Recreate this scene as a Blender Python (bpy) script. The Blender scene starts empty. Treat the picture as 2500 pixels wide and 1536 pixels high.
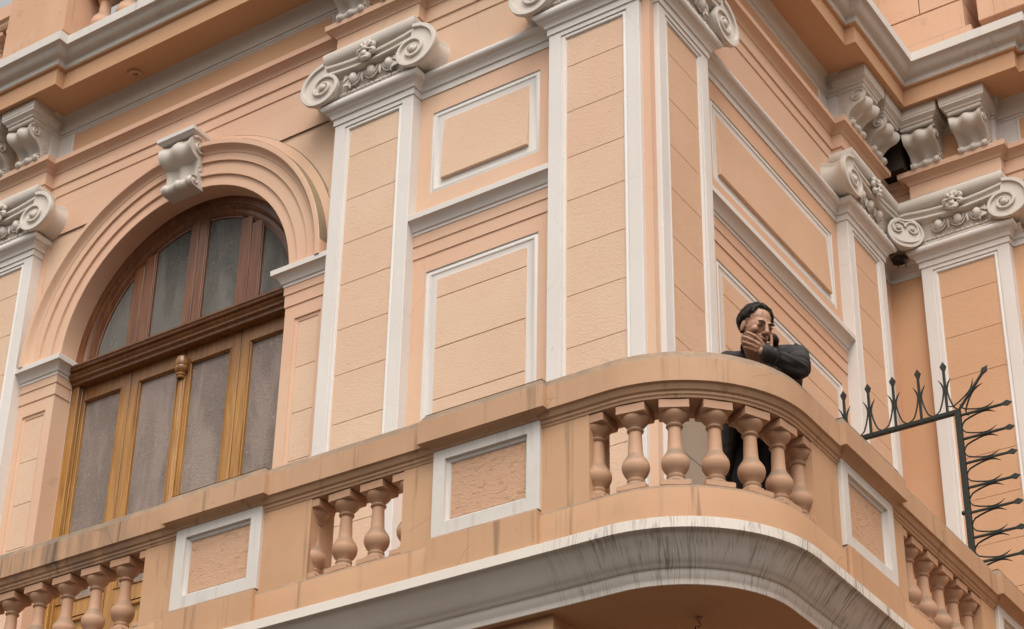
import bpy, bmesh, math, random
from mathutils import Matrix, Vector
PI = math.pi
random.seed(7)
scene = bpy.context.scene
COL = scene.collection

# ------------------------------------------------------------------ camera
cam_data = bpy.data.cameras.new('camera')
cam = bpy.data.objects.new('camera', cam_data)
COL.objects.link(cam)
yaw, pitch, roll = -0.59627, 0.48391, 0.01926
fw = Vector((math.sin(yaw)*math.cos(pitch), math.cos(yaw)*math.cos(pitch), math.sin(pitch)))
rt0 = Vector((math.cos(yaw), -math.sin(yaw), 0)); up0 = rt0.cross(fw)
rt = math.cos(roll)*rt0 + math.sin(roll)*up0
up = -math.sin(roll)*rt0 + math.cos(roll)*up0
CAMPOS = Vector((5.17552, -9.23641, 1.6))
cam.matrix_world = Matrix(((rt.x, up.x, -fw.x, CAMPOS.x), (rt.y, up.y, -fw.y, CAMPOS.y), (rt.z, up.z, -fw.z, CAMPOS.z), (0, 0, 0, 1)))
cam_data.sensor_fit = 'HORIZONTAL'
cam_data.sensor_width = 36.0
cam_data.lens = 36.0*4710.7/2500
cam_data.shift_x = 0.0031
cam_data.shift_y = 0.1515
cam_data.clip_start = 0.1
cam_data.clip_end = 3000
scene.camera = cam
scene.render.resolution_x = 1024
scene.render.resolution_y = 629

# ------------------------------------------------------------------ world, sun, exposure
world = bpy.data.worlds.new('World'); scene.world = world; world.use_nodes = True
wn = world.node_tree; wn.nodes.clear()
wo = wn.nodes.new('ShaderNodeOutputWorld'); bg = wn.nodes.new('ShaderNodeBackground')
sky = wn.nodes.new('ShaderNodeTexSky'); sky.sky_type = 'NISHITA'; sky.sun_disc = False
SUN_EL, SUN_AZ = math.radians(58), math.radians(146)      # azimuth clockwise from +Y
sky.sun_elevation = SUN_EL; sky.sun_rotation = SUN_AZ
sky.air_density = 1.0; sky.dust_density = 6.0; sky.ozone_density = 1.0
hs = wn.nodes.new('ShaderNodeHueSaturation'); hs.inputs['Saturation'].default_value = 0.10
wt = wn.nodes.new('ShaderNodeMix'); wt.data_type = 'RGBA'; wt.blend_type = 'MULTIPLY'; wt.inputs[0].default_value = 1.0; wt.inputs[7].default_value = (1.0, 0.955, 0.905, 1)
wn.links.new(sky.outputs[0], hs.inputs['Color']); wn.links.new(hs.outputs[0], wt.inputs[6]); wn.links.new(wt.outputs[2], bg.inputs[0])
bg.inputs[1].default_value = 0.15
wn.links.new(bg.outputs[0], wo.inputs[0])
sun_d = bpy.data.lights.new('sun', 'SUN'); sun = bpy.data.objects.new('sun', sun_d); COL.objects.link(sun)
sun_d.energy = 0.55; sun_d.angle = math.radians(50); sun_d.color = (1.0, 0.94, 0.87)
sdir = Vector((math.sin(SUN_AZ)*math.cos(SUN_EL), math.cos(SUN_AZ)*math.cos(SUN_EL), math.sin(SUN_EL)))
sun.rotation_euler = (-sdir).to_track_quat('-Z', 'Y').to_euler()
sun.location = (0, -20, 40)
vs = scene.view_settings
vs.view_transform = 'Standard'; vs.look = 'None'; vs.exposure = 0.60; vs.gamma = 1.0; vs.use_curve_mapping = False
scene.render.engine = 'CYCLES'

# ------------------------------------------------------------------ materials
def nmat(name):
    m = bpy.data.materials.new(name); m.use_nodes = True
    nt = m.node_tree; nt.nodes.clear()
    out = nt.nodes.new('ShaderNodeOutputMaterial'); p = nt.nodes.new('ShaderNodeBsdfPrincipled')
    nt.links.new(p.outputs[0], out.inputs[0])
    return m, nt, p
def N(nt, typ, **kw):
    n = nt.nodes.new(typ)
    for k, v in kw.items():
        if hasattr(n, k): setattr(n, k, v)
        else: n.inputs[k].default_value = v
    return n
def noise(nt, vec, scale, detail=4.0, rough=0.55, mscale=(1, 1, 1), dist=0.0):
    mp = N(nt, 'ShaderNodeMapping'); mp.inputs['Scale'].default_value = mscale
    nt.links.new(vec, mp.inputs['Vector'])
    n = N(nt, 'ShaderNodeTexNoise'); n.inputs['Scale'].default_value = scale
    n.inputs['Detail'].default_value = detail; n.inputs['Roughness'].default_value = rough
    n.inputs['Distortion'].default_value = dist
    nt.links.new(mp.outputs[0], n.inputs['Vector'])
    return n.outputs['Fac']
def remap(nt, val, a, b, c=0.0, d=1.0):
    r = N(nt, 'ShaderNodeMapRange'); r.interpolation_type = 'SMOOTHSTEP'
    r.inputs['From Min'].default_value = a; r.inputs['From Max'].default_value = b
    r.inputs['To Min'].default_value = c; r.inputs['To Max'].default_value = d
    nt.links.new(val, r.inputs['Value']); return r.outputs[0]
def mul(nt, a, b):
    m = N(nt, 'ShaderNodeMath', operation='MULTIPLY')
    for i, v in enumerate((a, b)):
        if isinstance(v, (int, float)): m.inputs[i].default_value = v
        else: nt.links.new(v, m.inputs[i])
    return m.outputs[0]
def addn(nt, a, b):
    m = N(nt, 'ShaderNodeMath', operation='ADD')
    for i, v in enumerate((a, b)):
        if isinstance(v, (int, float)): m.inputs[i].default_value = v
        else: nt.links.new(v, m.inputs[i])
    return m.outputs[0]
def mixc(nt, fac, a, b):
    m = N(nt, 'ShaderNodeMix', data_type='RGBA')
    if isinstance(fac, (int, float)): m.inputs[0].default_value = fac
    else: nt.links.new(fac, m.inputs[0])
    for i, v in ((6, a), (7, b)):
        if isinstance(v, tuple): m.inputs[i].default_value = (*v, 1)
        else: nt.links.new(v, m.inputs[i])
    return m.outputs[2]
def bump(nt, p, h, strength, dist=0.01, prev=None):
    b = N(nt, 'ShaderNodeBump'); b.inputs['Strength'].default_value = strength; b.inputs['Distance'].default_value = dist
    nt.links.new(h, b.inputs['Height'])
    if prev is not None: nt.links.new(prev, b.inputs['Normal'])
    nt.links.new(b.outputs[0], p.inputs['Normal']); return b.outputs[0]

def plaster(name, base, dark, rough=0.0, streak=0.0, grime=0.0, updirt=0.0, streak_scale=22.0, leftmask=False, sheen=0.55, vary=None, streak_col=(0.06, 0.045, 0.03), curvemask=False, cracks=0.0):
    m, nt, p = nmat(name)
    tc = N(nt, 'ShaderNodeNewGeometry'); pos = tc.outputs['Position']
    big = noise(nt, pos, 0.9, 5, 0.6)
    col = mixc(nt, remap(nt, big, 0.35, 0.68), base, dark)
    if vary:
        v = noise(nt, pos, 0.35, 2, 0.5)
        col = mixc(nt, remap(nt, v, 0.45, 0.6, 0, 0.7), col, vary)
        v2 = noise(nt, pos, 0.8, 1.5, 0.4)
        col = mixc(nt, remap(nt, v2, 0.59, 0.61, 0, 0.22), col, (0.66, 0.39, 0.28))
    fine = noise(nt, pos, 60, 4, 0.7)
    col = mixc(nt, remap(nt, fine, 0.62, 0.8, 0, 0.16), col, tuple(c*0.55 for c in base))
    # sparse pits and chips
    pit = noise(nt, pos, 26, 2, 0.5)
    col = mixc(nt, remap(nt, pit, 0.735, 0.77, 0, 0.45 if rough else 0.28), col, tuple(c*0.45 for c in base))
    if rough:
        scr = noise(nt, pos, 21, 6, 0.72, (1, 1, 2.2), 0.35)
        scr2 = noise(nt, pos, 46, 3, 0.65, (1, 1, 1.7), 0.4)
        col = mixc(nt, remap(nt, scr, 0.62, 0.74, 0, 0.11*rough), col, tuple(c*0.5 for c in base))
        hgt = addn(nt, remap(nt, scr, 0.55, 0.72, 1.0, 0.0), mul(nt, scr2, 1.0))
        nb = bump(nt, p, hgt, min(1.0, 0.36*rough), 0.009)
    else:
        n2 = noise(nt, pos, 7, 4, 0.6)
        f2 = noise(nt, pos, 90, 2, 0.6, (1, 1, 0.35))
        nb = bump(nt, p, addn(nt, n2, mul(nt, f2, 0.22)), 0.22, 0.006)
    if grime:
        g = noise(nt, pos, 3.1, 6, 0.7)
        col = mixc(nt, remap(nt, g, 0.55, 0.78, 0, grime), col, (0.16, 0.13, 0.10))
    if streak:
        s = noise(nt, pos, streak_scale, 3, 0.6, (1, 1, 0.045))
        s2 = noise(nt, pos, 2.2, 3, 0.6, (1, 1, 0.3))
        st = mul(nt, remap(nt, s, 0.57, 0.70), remap(nt, s2, 0.38, 0.62))
        if leftmask:
            sep = N(nt, 'ShaderNodeSeparateXYZ'); nt.links.new(pos, sep.inputs[0])
            mk = remap(nt, sep.outputs[0], -3.2, -1.6, 1.0, 0.55)
            wide = mul(nt, remap(nt, noise(nt, pos, 6.5, 4, 0.65, (1, 1, 0.12)), 0.44, 0.62), remap(nt, sep.outputs[0], -4.3, -2.3, 0.6, 0.06))
            col = mixc(nt, wide, col, (0.14, 0.115, 0.095))
            st = mul(nt, st, mk)
        col = mixc(nt, mul(nt, st, streak), col, streak_col)
    if curvemask:
        # narrow runs of dirty water that follow the curved corner of the balcony
        sep = N(nt, 'ShaderNodeSeparateXYZ'); nt.links.new(pos, sep.inputs[0])
        rx = N(nt, 'ShaderNodeMath', operation='SUBTRACT'); nt.links.new(sep.outputs[0], rx.inputs[0]); rx.inputs[1].default_value = 0.43
        ry = N(nt, 'ShaderNodeMath', operation='ADD'); nt.links.new(sep.outputs[1], ry.inputs[0]); ry.inputs[1].default_value = 0.495
        cx = N(nt, 'ShaderNodeMath', operation='MAXIMUM'); nt.links.new(rx.outputs[0], cx.inputs[0]); cx.inputs[1].default_value = 0.0
        cy = N(nt, 'ShaderNodeMath', operation='MINIMUM'); nt.links.new(ry.outputs[0], cy.inputs[0]); cy.inputs[1].default_value = 0.0
        an = N(nt, 'ShaderNodeMath', operation='ARCTAN2'); nt.links.new(cx.outputs[0], an.inputs[0])
        ng = mul(nt, cy.outputs[0], -1.0); nt.links.new(ng, an.inputs[1])
        # distance along the curve: x on the front, angle round the corner, y on the side
        xm = N(nt, 'ShaderNodeMath', operation='MINIMUM'); nt.links.new(rx.outputs[0], xm.inputs[0]); xm.inputs[1].default_value = 0.0
        ym = N(nt, 'ShaderNodeMath', operation='MAXIMUM'); nt.links.new(ry.outputs[0], ym.inputs[0]); ym.inputs[1].default_value = 0.0
        s_al = addn(nt, addn(nt, xm.outputs[0], ym.outputs[0]), mul(nt, an.outputs[0], 0.85))
        wob = mul(nt, N2(nt, sep.outputs[2], pos), 0.035)
        cmb = N(nt, 'ShaderNodeCombineXYZ'); nt.links.new(addn(nt, s_al, wob), cmb.inputs[0])
        nt.links.new(mul(nt, sep.outputs[2], 0.03), cmb.inputs[1])
        a1 = noise(nt, cmb.outputs[0], 85, 2, 0.6); a2 = noise(nt, cmb.outputs[0], 40, 2, 0.5); a3 = noise(nt, cmb.outputs[0], 3, 2, 0.5)
        cmz = N(nt, 'ShaderNodeCombineXYZ'); nt.links.new(s_al, cmz.inputs[0]); nt.links.new(sep.outputs[2], cmz.inputs[1])
        az = noise(nt, cmz.outputs[0], 7, 3, 0.6, (1.6, 1, 1))
        cm2 = N(nt, 'ShaderNodeCombineXYZ'); nt.links.new(addn(nt, s_al, mul(nt, N2(nt, sep.outputs[2], pos), 0.06)), cm2.inputs[0]); nt.links.new(mul(nt, sep.outputs[2], 0.05), cm2.inputs[1])
        def ridge(sc, wd):
            n_ = noise(nt, cm2.outputs[0], sc, 1.5, 0.5)
            d_ = N(nt, 'ShaderNodeMath', operation='SUBTRACT'); nt.links.new(n_, d_.inputs[0]); d_.inputs[1].default_value = 0.5
            a_ = N(nt, 'ShaderNodeMath', operation='ABSOLUTE'); nt.links.new(d_.outputs[0], a_.inputs[0])
            return remap(nt, a_.outputs[0], 0.0, wd, 1.0, 0.0)
        mx_ = N(nt, 'ShaderNodeMath', operation='MAXIMUM'); nt.links.new(mul(nt, ridge(15, 0.020), remap(nt, a3, 0.40, 0.56, 0.05, 1.0)), mx_.inputs[0]); nt.links.new(mul(nt, ridge(40, 0.045), remap(nt, az, 0.42, 0.6, 0.1, 0.7)), mx_.inputs[1])
        run = mx_.outputs[0]
        run2 = mul(nt, remap(nt, a2, 0.56, 0.72), mul(nt, remap(nt, az, 0.4, 0.65), 0.45))
        mk = mul(nt, remap(nt, s_al, -0.50, -0.05), remap(nt, s_al, 2.6, 3.6, 1.0, 0.5))
        allr = N(nt, 'ShaderNodeMath', operation='MAXIMUM'); nt.links.new(run, allr.inputs[0]); nt.links.new(mul(nt, run2, 0.85), allr.inputs[1])
        col = mixc(nt, mul(nt, mul(nt, allr.outputs[0], mk), 0.72), col, (0.13, 0.095, 0.060))
    if cracks:
        vo = N(nt, 'ShaderNodeTexVoronoi', feature='DISTANCE_TO_EDGE'); vo.inputs['Scale'].default_value = 1.3
        mpv = N(nt, 'ShaderNodeMixRGB'); mpv.inputs[0].default_value = 0.16
        nz = N(nt, 'ShaderNodeTexNoise'); nz.inputs['Scale'].default_value = 3.0; nt.links.new(pos, nz.inputs['Vector'])
        nt.links.new(pos, mpv.inputs[1]); nt.links.new(nz.outputs['Color'], mpv.inputs[2]); nt.links.new(mpv.outputs[0], vo.inputs['Vector'])
        cr = mul(nt, remap(nt, vo.outputs['Distance'], 0.0, 0.007, 1.0, 0.0), remap(nt, noise(nt, pos, 1.7, 2, 0.5), 0.52, 0.60))
        col = mixc(nt, mul(nt, cr, cracks), col, (0.10, 0.07, 0.05))
    if updirt:
        sepn = N(nt, 'ShaderNodeSeparateXYZ'); nt.links.new(tc.outputs['Normal'], sepn.inputs[0])
        ud = mul(nt, remap(nt, sepn.outputs[2], 0.10, 0.52), remap(nt, noise(nt, pos, 8, 4, 0.7), 0.25, 0.62, 0.55, 1.0))
        col = mixc(nt, mul(nt, ud, updirt*0.85), col, (0.19, 0.155, 0.12) if updirt < 0.9 else (0.17, 0.135, 0.10))
    nt.links.new(col, p.inputs['Base Color'])
    p.inputs['Roughness'].default_value = sheen + 0.15
    p.inputs['Specular IOR Level'].default_value = 0.25
    return m
def N2(nt, z, pos):
    return noise(nt, pos, 5, 2, 0.5)

PEACH = (0.68, 0.467, 0.332); PEACH_D = (0.65, 0.433, 0.298)
M = {}
M['plaster'] = plaster('peach_plaster', PEACH, PEACH_D, vary=(0.655, 0.405, 0.285), cracks=0.14)
M['side'] = plaster('peach_plaster_bounce_tint', (0.65, 0.415, 0.275), (0.62, 0.385, 0.25), vary=(0.64, 0.39, 0.26))  # front paint deepened for the side: bounced light put into the colour
M['side_rough'] = plaster('rough_stucco_bounce_tint', (0.655, 0.435, 0.295), (0.62, 0.40, 0.265), rough=1.0)  # stucco for the side, likewise deepened to carry bounced light
M['rough'] = plaster('rough_peach_stucco', (0.695, 0.51, 0.37), (0.66, 0.465, 0.33), rough=1.05, vary=(0.67, 0.455, 0.325))
M['deep'] = plaster('deep_peach_plaster', (0.61, 0.365, 0.215), (0.585, 0.34, 0.195))
M['deep_rough'] = plaster('deep_peach_stucco', (0.61, 0.375, 0.23), (0.58, 0.34, 0.20), rough=0.8)
M['white'] = plaster('white_paint', (0.70, 0.665, 0.63), (0.665, 0.625, 0.59), updirt=0.35, cracks=0.08)
M['ornament'] = plaster('offwhite_ornament_paint', (0.66, 0.605, 0.545), (0.60, 0.545, 0.485), updirt=0.6, sheen=0.4)
M['old_white'] = plaster('weathered_white_paint', (0.66, 0.625, 0.585), (0.60, 0.56, 0.52), grime=0.25, updirt=0.6, streak=0.2)
M['run_white'] = plaster('streaked_white_paint', (0.72, 0.665, 0.60), (0.68, 0.62, 0.555), grime=0.15, curvemask=True, updirt=0.5)
M['balc'] = plaster('balcony_peach_plaster', (0.56, 0.345, 0.205), (0.51, 0.30, 0.175), streak=0.45, updirt=0.9, grime=0.2, cracks=0.3, streak_scale=16)
M['balc_rail'] = plaster('rain_stained_peach_plaster', (0.53, 0.33, 0.205), (0.455, 0.275, 0.165), streak=0.75, updirt=1.0, grime=0.32, leftmask=True, cracks=0.3, streak_scale=14)
M['balc_rough'] = plaster('balcony_rough_stucco', (0.585, 0.365, 0.24), (0.55, 0.335, 0.21), rough=1.7)
M['baluster'] = plaster('baluster_peach_paint', (0.565, 0.345, 0.225), (0.50, 0.30, 0.19), updirt=0.95, grime=0.25, sheen=0.45)
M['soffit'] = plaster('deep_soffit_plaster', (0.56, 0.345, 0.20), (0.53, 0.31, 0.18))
M['dirt'] = plaster('grimy_ledge', (0.33, 0.25, 0.165), (0.25, 0.19, 0.12), rough=0.6)
M['greybeige'] = plaster('unpainted_render', (0.36, 0.29, 0.23), (0.33, 0.26, 0.20), rough=0.7)
M['attic'] = plaster('attic_peach_plaster', (0.61, 0.385, 0.26), (0.55, 0.33, 0.21), rough=0.5, updirt=0.7, grime=0.45, streak=0.25)

def wood_mat():
    m, nt, p = nmat('varnished_wood')
    g = N(nt, 'ShaderNodeNewGeometry'); pos = g.outputs['Position']
    sep = N(nt, 'ShaderNodeSeparateXYZ'); nt.links.new(pos, sep.inputs[0])
    gr = noise(nt, pos, 26, 6, 0.65, (1, 1, 0.06), 0.8)
    gr2 = noise(nt, pos, 4, 4, 0.6, (1, 1, 0.25), 0.5)
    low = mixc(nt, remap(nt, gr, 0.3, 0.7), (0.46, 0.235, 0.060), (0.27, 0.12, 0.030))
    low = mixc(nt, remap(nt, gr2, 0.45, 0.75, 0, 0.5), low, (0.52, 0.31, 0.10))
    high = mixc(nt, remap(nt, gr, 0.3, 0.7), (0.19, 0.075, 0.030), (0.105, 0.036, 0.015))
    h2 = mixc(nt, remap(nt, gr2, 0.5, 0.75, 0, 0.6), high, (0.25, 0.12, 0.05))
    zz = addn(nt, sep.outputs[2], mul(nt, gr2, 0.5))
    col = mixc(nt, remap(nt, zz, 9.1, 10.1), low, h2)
    kn = noise(nt, pos, 11, 2, 0.5, (1, 1, 0.5))
    col = mixc(nt, remap(nt, kn, 0.76, 0.80, 0, 0.6), col, (0.05, 0.02, 0.01))
    nt.links.new(col, p.inputs['Base Color'])
    p.inputs['Roughness'].default_value = 0.33; p.inputs['Specular IOR Level'].default_value = 0.5
    bump(nt, p, gr, 0.25, 0.004)
    return m
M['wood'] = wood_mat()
def glass_mat(name, a, b, sc=85):
    m, nt, p = nmat(name)
    g = N(nt, 'ShaderNodeNewGeometry'); pos = g.outputs['Position']
    c = noise(nt, pos, 2.2, 4, 0.6, (1, 1, 0.6)); f = noise(nt, pos, sc*1.6, 3, 0.7, (1, 1, 1.3), 1.5)
    col = mixc(nt, remap(nt, c, 0.35, 0.7), a, b)
    col = mixc(nt, remap(nt, noise(nt, pos, 80, 2, 0.7, (1, 1, 1.2), 1.0), 0.48, 0.70, 0, 0.42), col, tuple(min(1, x*1.6) for x in b))
    col = mixc(nt, remap(nt, noise(nt, pos, 70, 2, 0.6, (1.1, 1, 1), 1.5), 0.36, 0.46, 0.4, 0), col, tuple(x*0.5 for x in a))
    rf = noise(nt, pos, 2.6, 3, 0.6, (1.5, 1, 0.35), 0.6)
    col = mixc(nt, remap(nt, rf, 0.42, 0.62, 0, 0.6), col, tuple(min(1, x*1.5) for x in b))
    col = mixc(nt, remap(nt, noise(nt, pos, 62, 2, 0.6, (1, 1, 0.8), 1.0), 0.66, 0.72, 0, 0.36), col, (0.62, 0.63, 0.63))  # pale specks paint glints into the pane colour
    nt.links.new(col, p.inputs['Base Color'])
    p.inputs['Roughness'].default_value = 0.18; p.inputs['Specular IOR Level'].default_value = 0.6
    h = noise(nt, pos, sc, 2, 0.5, (1, 1, 1.3), 2.0)
    bump(nt, p, h, 0.8, 0.012)
    return m
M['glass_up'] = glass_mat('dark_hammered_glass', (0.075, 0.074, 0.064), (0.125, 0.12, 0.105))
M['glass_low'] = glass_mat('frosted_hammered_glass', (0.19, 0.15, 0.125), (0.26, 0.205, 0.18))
def vary_by_object(m, amt=0.5, dark=(0.42, 0.24, 0.14)):
    nt = m.node_tree; p = [n for n in nt.nodes if n.type == 'BSDF_PRINCIPLED'][0]
    src = p.inputs['Base Color'].links[0].from_socket
    oi = nt.nodes.new('ShaderNodeObjectInfo')
    nt.links.new(mixc(nt, mul(nt, oi.outputs['Random'], amt), src, dark), p.inputs['Base Color'])
vary_by_object(M['baluster'], 0.45)
vary_by_object(M['rough'], 0.22, (0.60, 0.40, 0.28)); vary_by_object(M['side_rough'], 0.22, (0.56, 0.35, 0.23))
def simple(name, col, rough=0.5, metal=0.0, bumps=0.0, bscale=40):
    m, nt, p = nmat(name)
    g = N(nt, 'ShaderNodeNewGeometry'); n = noise(nt, g.outputs['Position'], bscale, 4, 0.6)
    c = mixc(nt, remap(nt, n, 0.3, 0.7), col, tuple(x*0.7 for x in col))
    nt.links.new(c, p.inputs['Base Color']); p.inputs['Roughness'].default_value = rough; p.inputs['Metallic'].default_value = metal
    if bumps: bump(nt, p, n, bumps, 0.004)
    return m
M['iron'] = simple('dark_green_iron', (0.007, 0.013, 0.009), 0.62, 0.0, 0.3, 60)
M['black'] = simple('black_metal', (0.015, 0.014, 0.013), 0.5)
M['leaf'] = simple('plant_leaf', (0.035, 0.075, 0.022), 0.45)
M['pot'] = simple('plant_pot', (0.14, 0.13, 0.12), 0.8)
M['ground'] = simple('street_asphalt', (0.068, 0.053, 0.040), 0.9, 0, 0.5, 3)
M['dark'] = simple('dark_interior', (0.045, 0.028, 0.018), 0.9)
M['coat'] = simple('dark_wool', (0.034, 0.030, 0.029), 0.92, 0, 0.5, 160)
M['trousers'] = simple('dark_trousers', (0.010, 0.009, 0.013), 0.85, 0, 0.4, 100)
M['shirt'] = simple('pale_shirt', (0.52, 0.55, 0.70), 0.8)
M['hair'] = simple('dark_hair', (0.026, 0.019, 0.014), 0.85, 0, 0.9, 90)
M['eye'] = simple('eye_white', (0.35, 0.27, 0.22), 0.3)
M['iris'] = simple('dark_iris', (0.012, 0.007, 0.005), 0.2)
M['nail'] = simple('nail', (0.42, 0.24, 0.17), 0.4)
def skin_mat():
    m, nt, p = nmat('skin')
    g = N(nt, 'ShaderNodeNewGeometry'); n = noise(nt, g.outputs['Position'], 14, 4, 0.6)
    c = mixc(nt, remap(nt, n, 0.3, 0.7), (0.44, 0.245, 0.155), (0.35, 0.18, 0.11))
    nt.links.new(c, p.inputs['Base Color']); p.inputs['Roughness'].default_value = 0.5
    p.inputs['Subsurface Weight'].default_value = 0.08; p.inputs['Subsurface Radius'].default_value = (0.02, 0.008, 0.004)
    return m
M['skin'] = skin_mat()
M['lidskin'] = simple('lid_skin', (0.17, 0.085, 0.055), 0.5)
M['lip'] = simple('lips', (0.25, 0.09, 0.065), 0.45)

# ------------------------------------------------------------------ mesh builder
I4 = Matrix.Identity(4)
WM = {}
class MB:
    def __init__(s): s.v = []; s.f = []
    def quadgrid(s, rows, closed_u=False, closed_v=False):
        """rows: list of lists of points"""
        b = len(s.v); nr = len(rows); nc = len(rows[0])
        for r in rows: s.v.extend([tuple(p) for p in r])
        for i in range(nr if closed_v else nr-1):
            i2 = (i+1) % nr
            for j in range(nc if closed_u else nc-1):
                j2 = (j+1) % nc
                s.f.append((b+i*nc+j, b+i*nc+j2, b+i2*nc+j2, b+i2*nc+j))
        return b
    def poly(s, pts):
        b = len(s.v); s.v.extend([tuple(p) for p in pts]); s.f.append(tuple(range(b, b+len(pts))))
    def box(s, x0, x1, y0, y1, z0, z1, bev=0.0):
        if bev <= 0:
            b = len(s.v)
            s.v += [(x0, y0, z0), (x1, y0, z0), (x1, y1, z0), (x0, y1, z0), (x0, y0, z1), (x1, y0, z1), (x1, y1, z1), (x0, y1, z1)]
            s.f += [(b, b+1, b+2, b+3), (b+4, b+5, b+6, b+7), (b, b+1, b+5, b+4), (b+1, b+2, b+6, b+5), (b+2, b+3, b+7, b+6), (b+3, b, b+4, b+7)]
        else:
            rings = []
            for z, e in ((z0, bev), (z0+bev, 0), (z1-bev, 0), (z1, bev)):
                c = bev
                xa, xb, ya, yb = x0+e, x1-e, y0+e, y1-e
                rings.append([(xa+c, ya, z), (xb-c, ya, z), (xb, ya+c, z), (xb, yb-c, z), (xb-c, yb, z), (xa+c, yb, z), (xa, yb-c, z), (xa, ya+c, z)])
            s.quadgrid(rings, closed_u=True); s.poly(rings[0]); s.poly(rings[-1])
    def lathe(s, prof, seg=20, c=(0, 0), a0=0.0, a1=2*PI, sq=None):
        full = abs(a1-a0-2*PI) < 1e-6
        n = seg if full else seg+1
        rows = []
        for r, z in prof:
            rows.append([(c[0]+r*math.cos(a0+(a1-a0)*k/seg), c[1]+r*math.sin(a0+(a1-a0)*k/seg), z) for k in range(n)])
        s.quadgrid(rows, closed_u=full)
    def ring(s, x0, x1, z0, z1, prof, field=True, bottom=None):
        """nested rectangle loft facing -Y. prof: [(inset, o)]"""
        rows = []
        for ins, o in prof:
            zb = z0+ins if bottom is None else max(z0, bottom)
            rows.append([(x0+ins, -o, z0+ins), (x1-ins, -o, z0+ins), (x1-ins, -o, z1-ins), (x0+ins, -o, z1-ins)])
        s.quadgrid(rows, closed_u=True)
        if field: s.poly(rows[-1])
    def sweep(s, path, prof, closedprof=False, caps=False):
        n = len(path); nor = []
        for i in range(n-1):
            dx, dy = path[i+1][0]-path[i][0], path[i+1][1]-path[i][1]; L = math.hypot(dx, dy); nor.append((dy/L, -dx/L))
        rows = []
        for i in range(n):
            a = nor[max(0, i-1)]; b = nor[min(n-2, i)]
            k = 1+a[0]*b[0]+a[1]*b[1]; ox, oy = (a[0]+b[0])/k, (a[1]+b[1])/k
            rows.append([(path[i][0]+ox*o, path[i][1]+oy*o, z) for o, z in prof])
        s.quadgrid(rows, closed_u=closedprof)
        if caps: s.poly(rows[0]); s.poly(rows[-1])
    def ellipsoid(s, c, r, seg=12, rings=8, rot=None):
        rows = []
        for i in range(rings+1):
            t = PI*i/rings
            row = []
            for k in range(seg):
                a = 2*PI*k/seg
                p = Vector((r[0]*math.sin(t)*math.cos(a), r[1]*math.sin(t)*math.sin(a), r[2]*math.cos(t)))
                if rot is not None: p = rot @ p
                row.append((c[0]+p.x, c[1]+p.y, c[2]+p.z))
            rows.append(row)
        s.quadgrid(rows, closed_u=True)
    def tube(s, pts, rad, seg=8, caps=True, flat=1.0):
        pts = [Vector(p) for p in pts]; rows = []
        n = len(pts); ref = None
        for i, p in enumerate(pts):
            d = (pts[min(n-1, i+1)]-pts[max(0, i-1)]).normalized()
            if ref is None:
                ref = d.orthogonal().normalized()
            ref = (ref - d*ref.dot(d)).normalized(); bi = d.cross(ref)
            r = rad[i] if isinstance(rad, (list, tuple)) else rad
            rows.append([p + ref*r*math.cos(2*PI*k/seg) + bi*r*flat*math.sin(2*PI*k/seg) for k in range(seg)])
        s.quadgrid(rows, closed_u=True)
        if caps: s.poly(rows[0]); s.poly(rows[-1])
    def mesh(s, name, smooth=None, fixn=True):
        me = bpy.data.meshes.new(name); me.from_pydata(s.v, [], s.f)
        bm = bmesh.new(); bm.from_mesh(me)
        bmesh.ops.remove_doubles(bm, verts=bm.verts, dist=1e-5)
        if fixn: bmesh.ops.recalc_face_normals(bm, faces=bm.faces)
        bm.to_mesh(me); bm.free()
        if smooth:
            me.shade_smooth(); me.set_sharp_from_angle(angle=math.radians(smooth))
        return me
def place(name, me, mat, parent=None, mw=I4):
    if mat is not None and len(me.materials) == 0: me.materials.append(mat)
    o = bpy.data.objects.new(name, me); COL.objects.link(o)
    WM[o.name] = mw.copy()
    if parent is not None:
        o.parent = parent; o.matrix_parent_inverse = WM[parent.name].inverted()
    o.matrix_basis = mw
    return o
def build(mb, name, mat, parent=None, mw=I4, smooth=None):
    return place(name, mb.mesh(name, smooth), mat, parent, mw)
def thing(name, loc, label, cat, group=None):
    o = bpy.data.objects.new(name, None); COL.objects.link(o); o.location = loc
    WM[o.name] = Matrix.Translation(loc); o.matrix_basis = WM[o.name]
    o['label'] = label; o['category'] = cat
    if group: o['group'] = group
    return o
def tag(o, label, cat=None, group=None):
    o['label'] = label
    if cat: o['category'] = cat
    if group: o['group'] = group
    return o
L = 4.24                                     # where the wing meets the side wall
RZ90 = Matrix.Rotation(PI/2, 4, 'Z')
FRONT = I4                                   # local x = along, -y = out
SIDE = RZ90
WING = Matrix.Translation((0, L, 0))
def T(x, y=0, z=0): return Matrix.Translation((x, y, z))

# ------------------------------------------------------------------ ground
g = MB(); g.poly([(-900, -900, 0), (900, -900, 0), (900, 900, 0), (-900, 900, 0)])
go = build(g, 'street', M['ground']); go['kind'] = 'structure'

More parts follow.
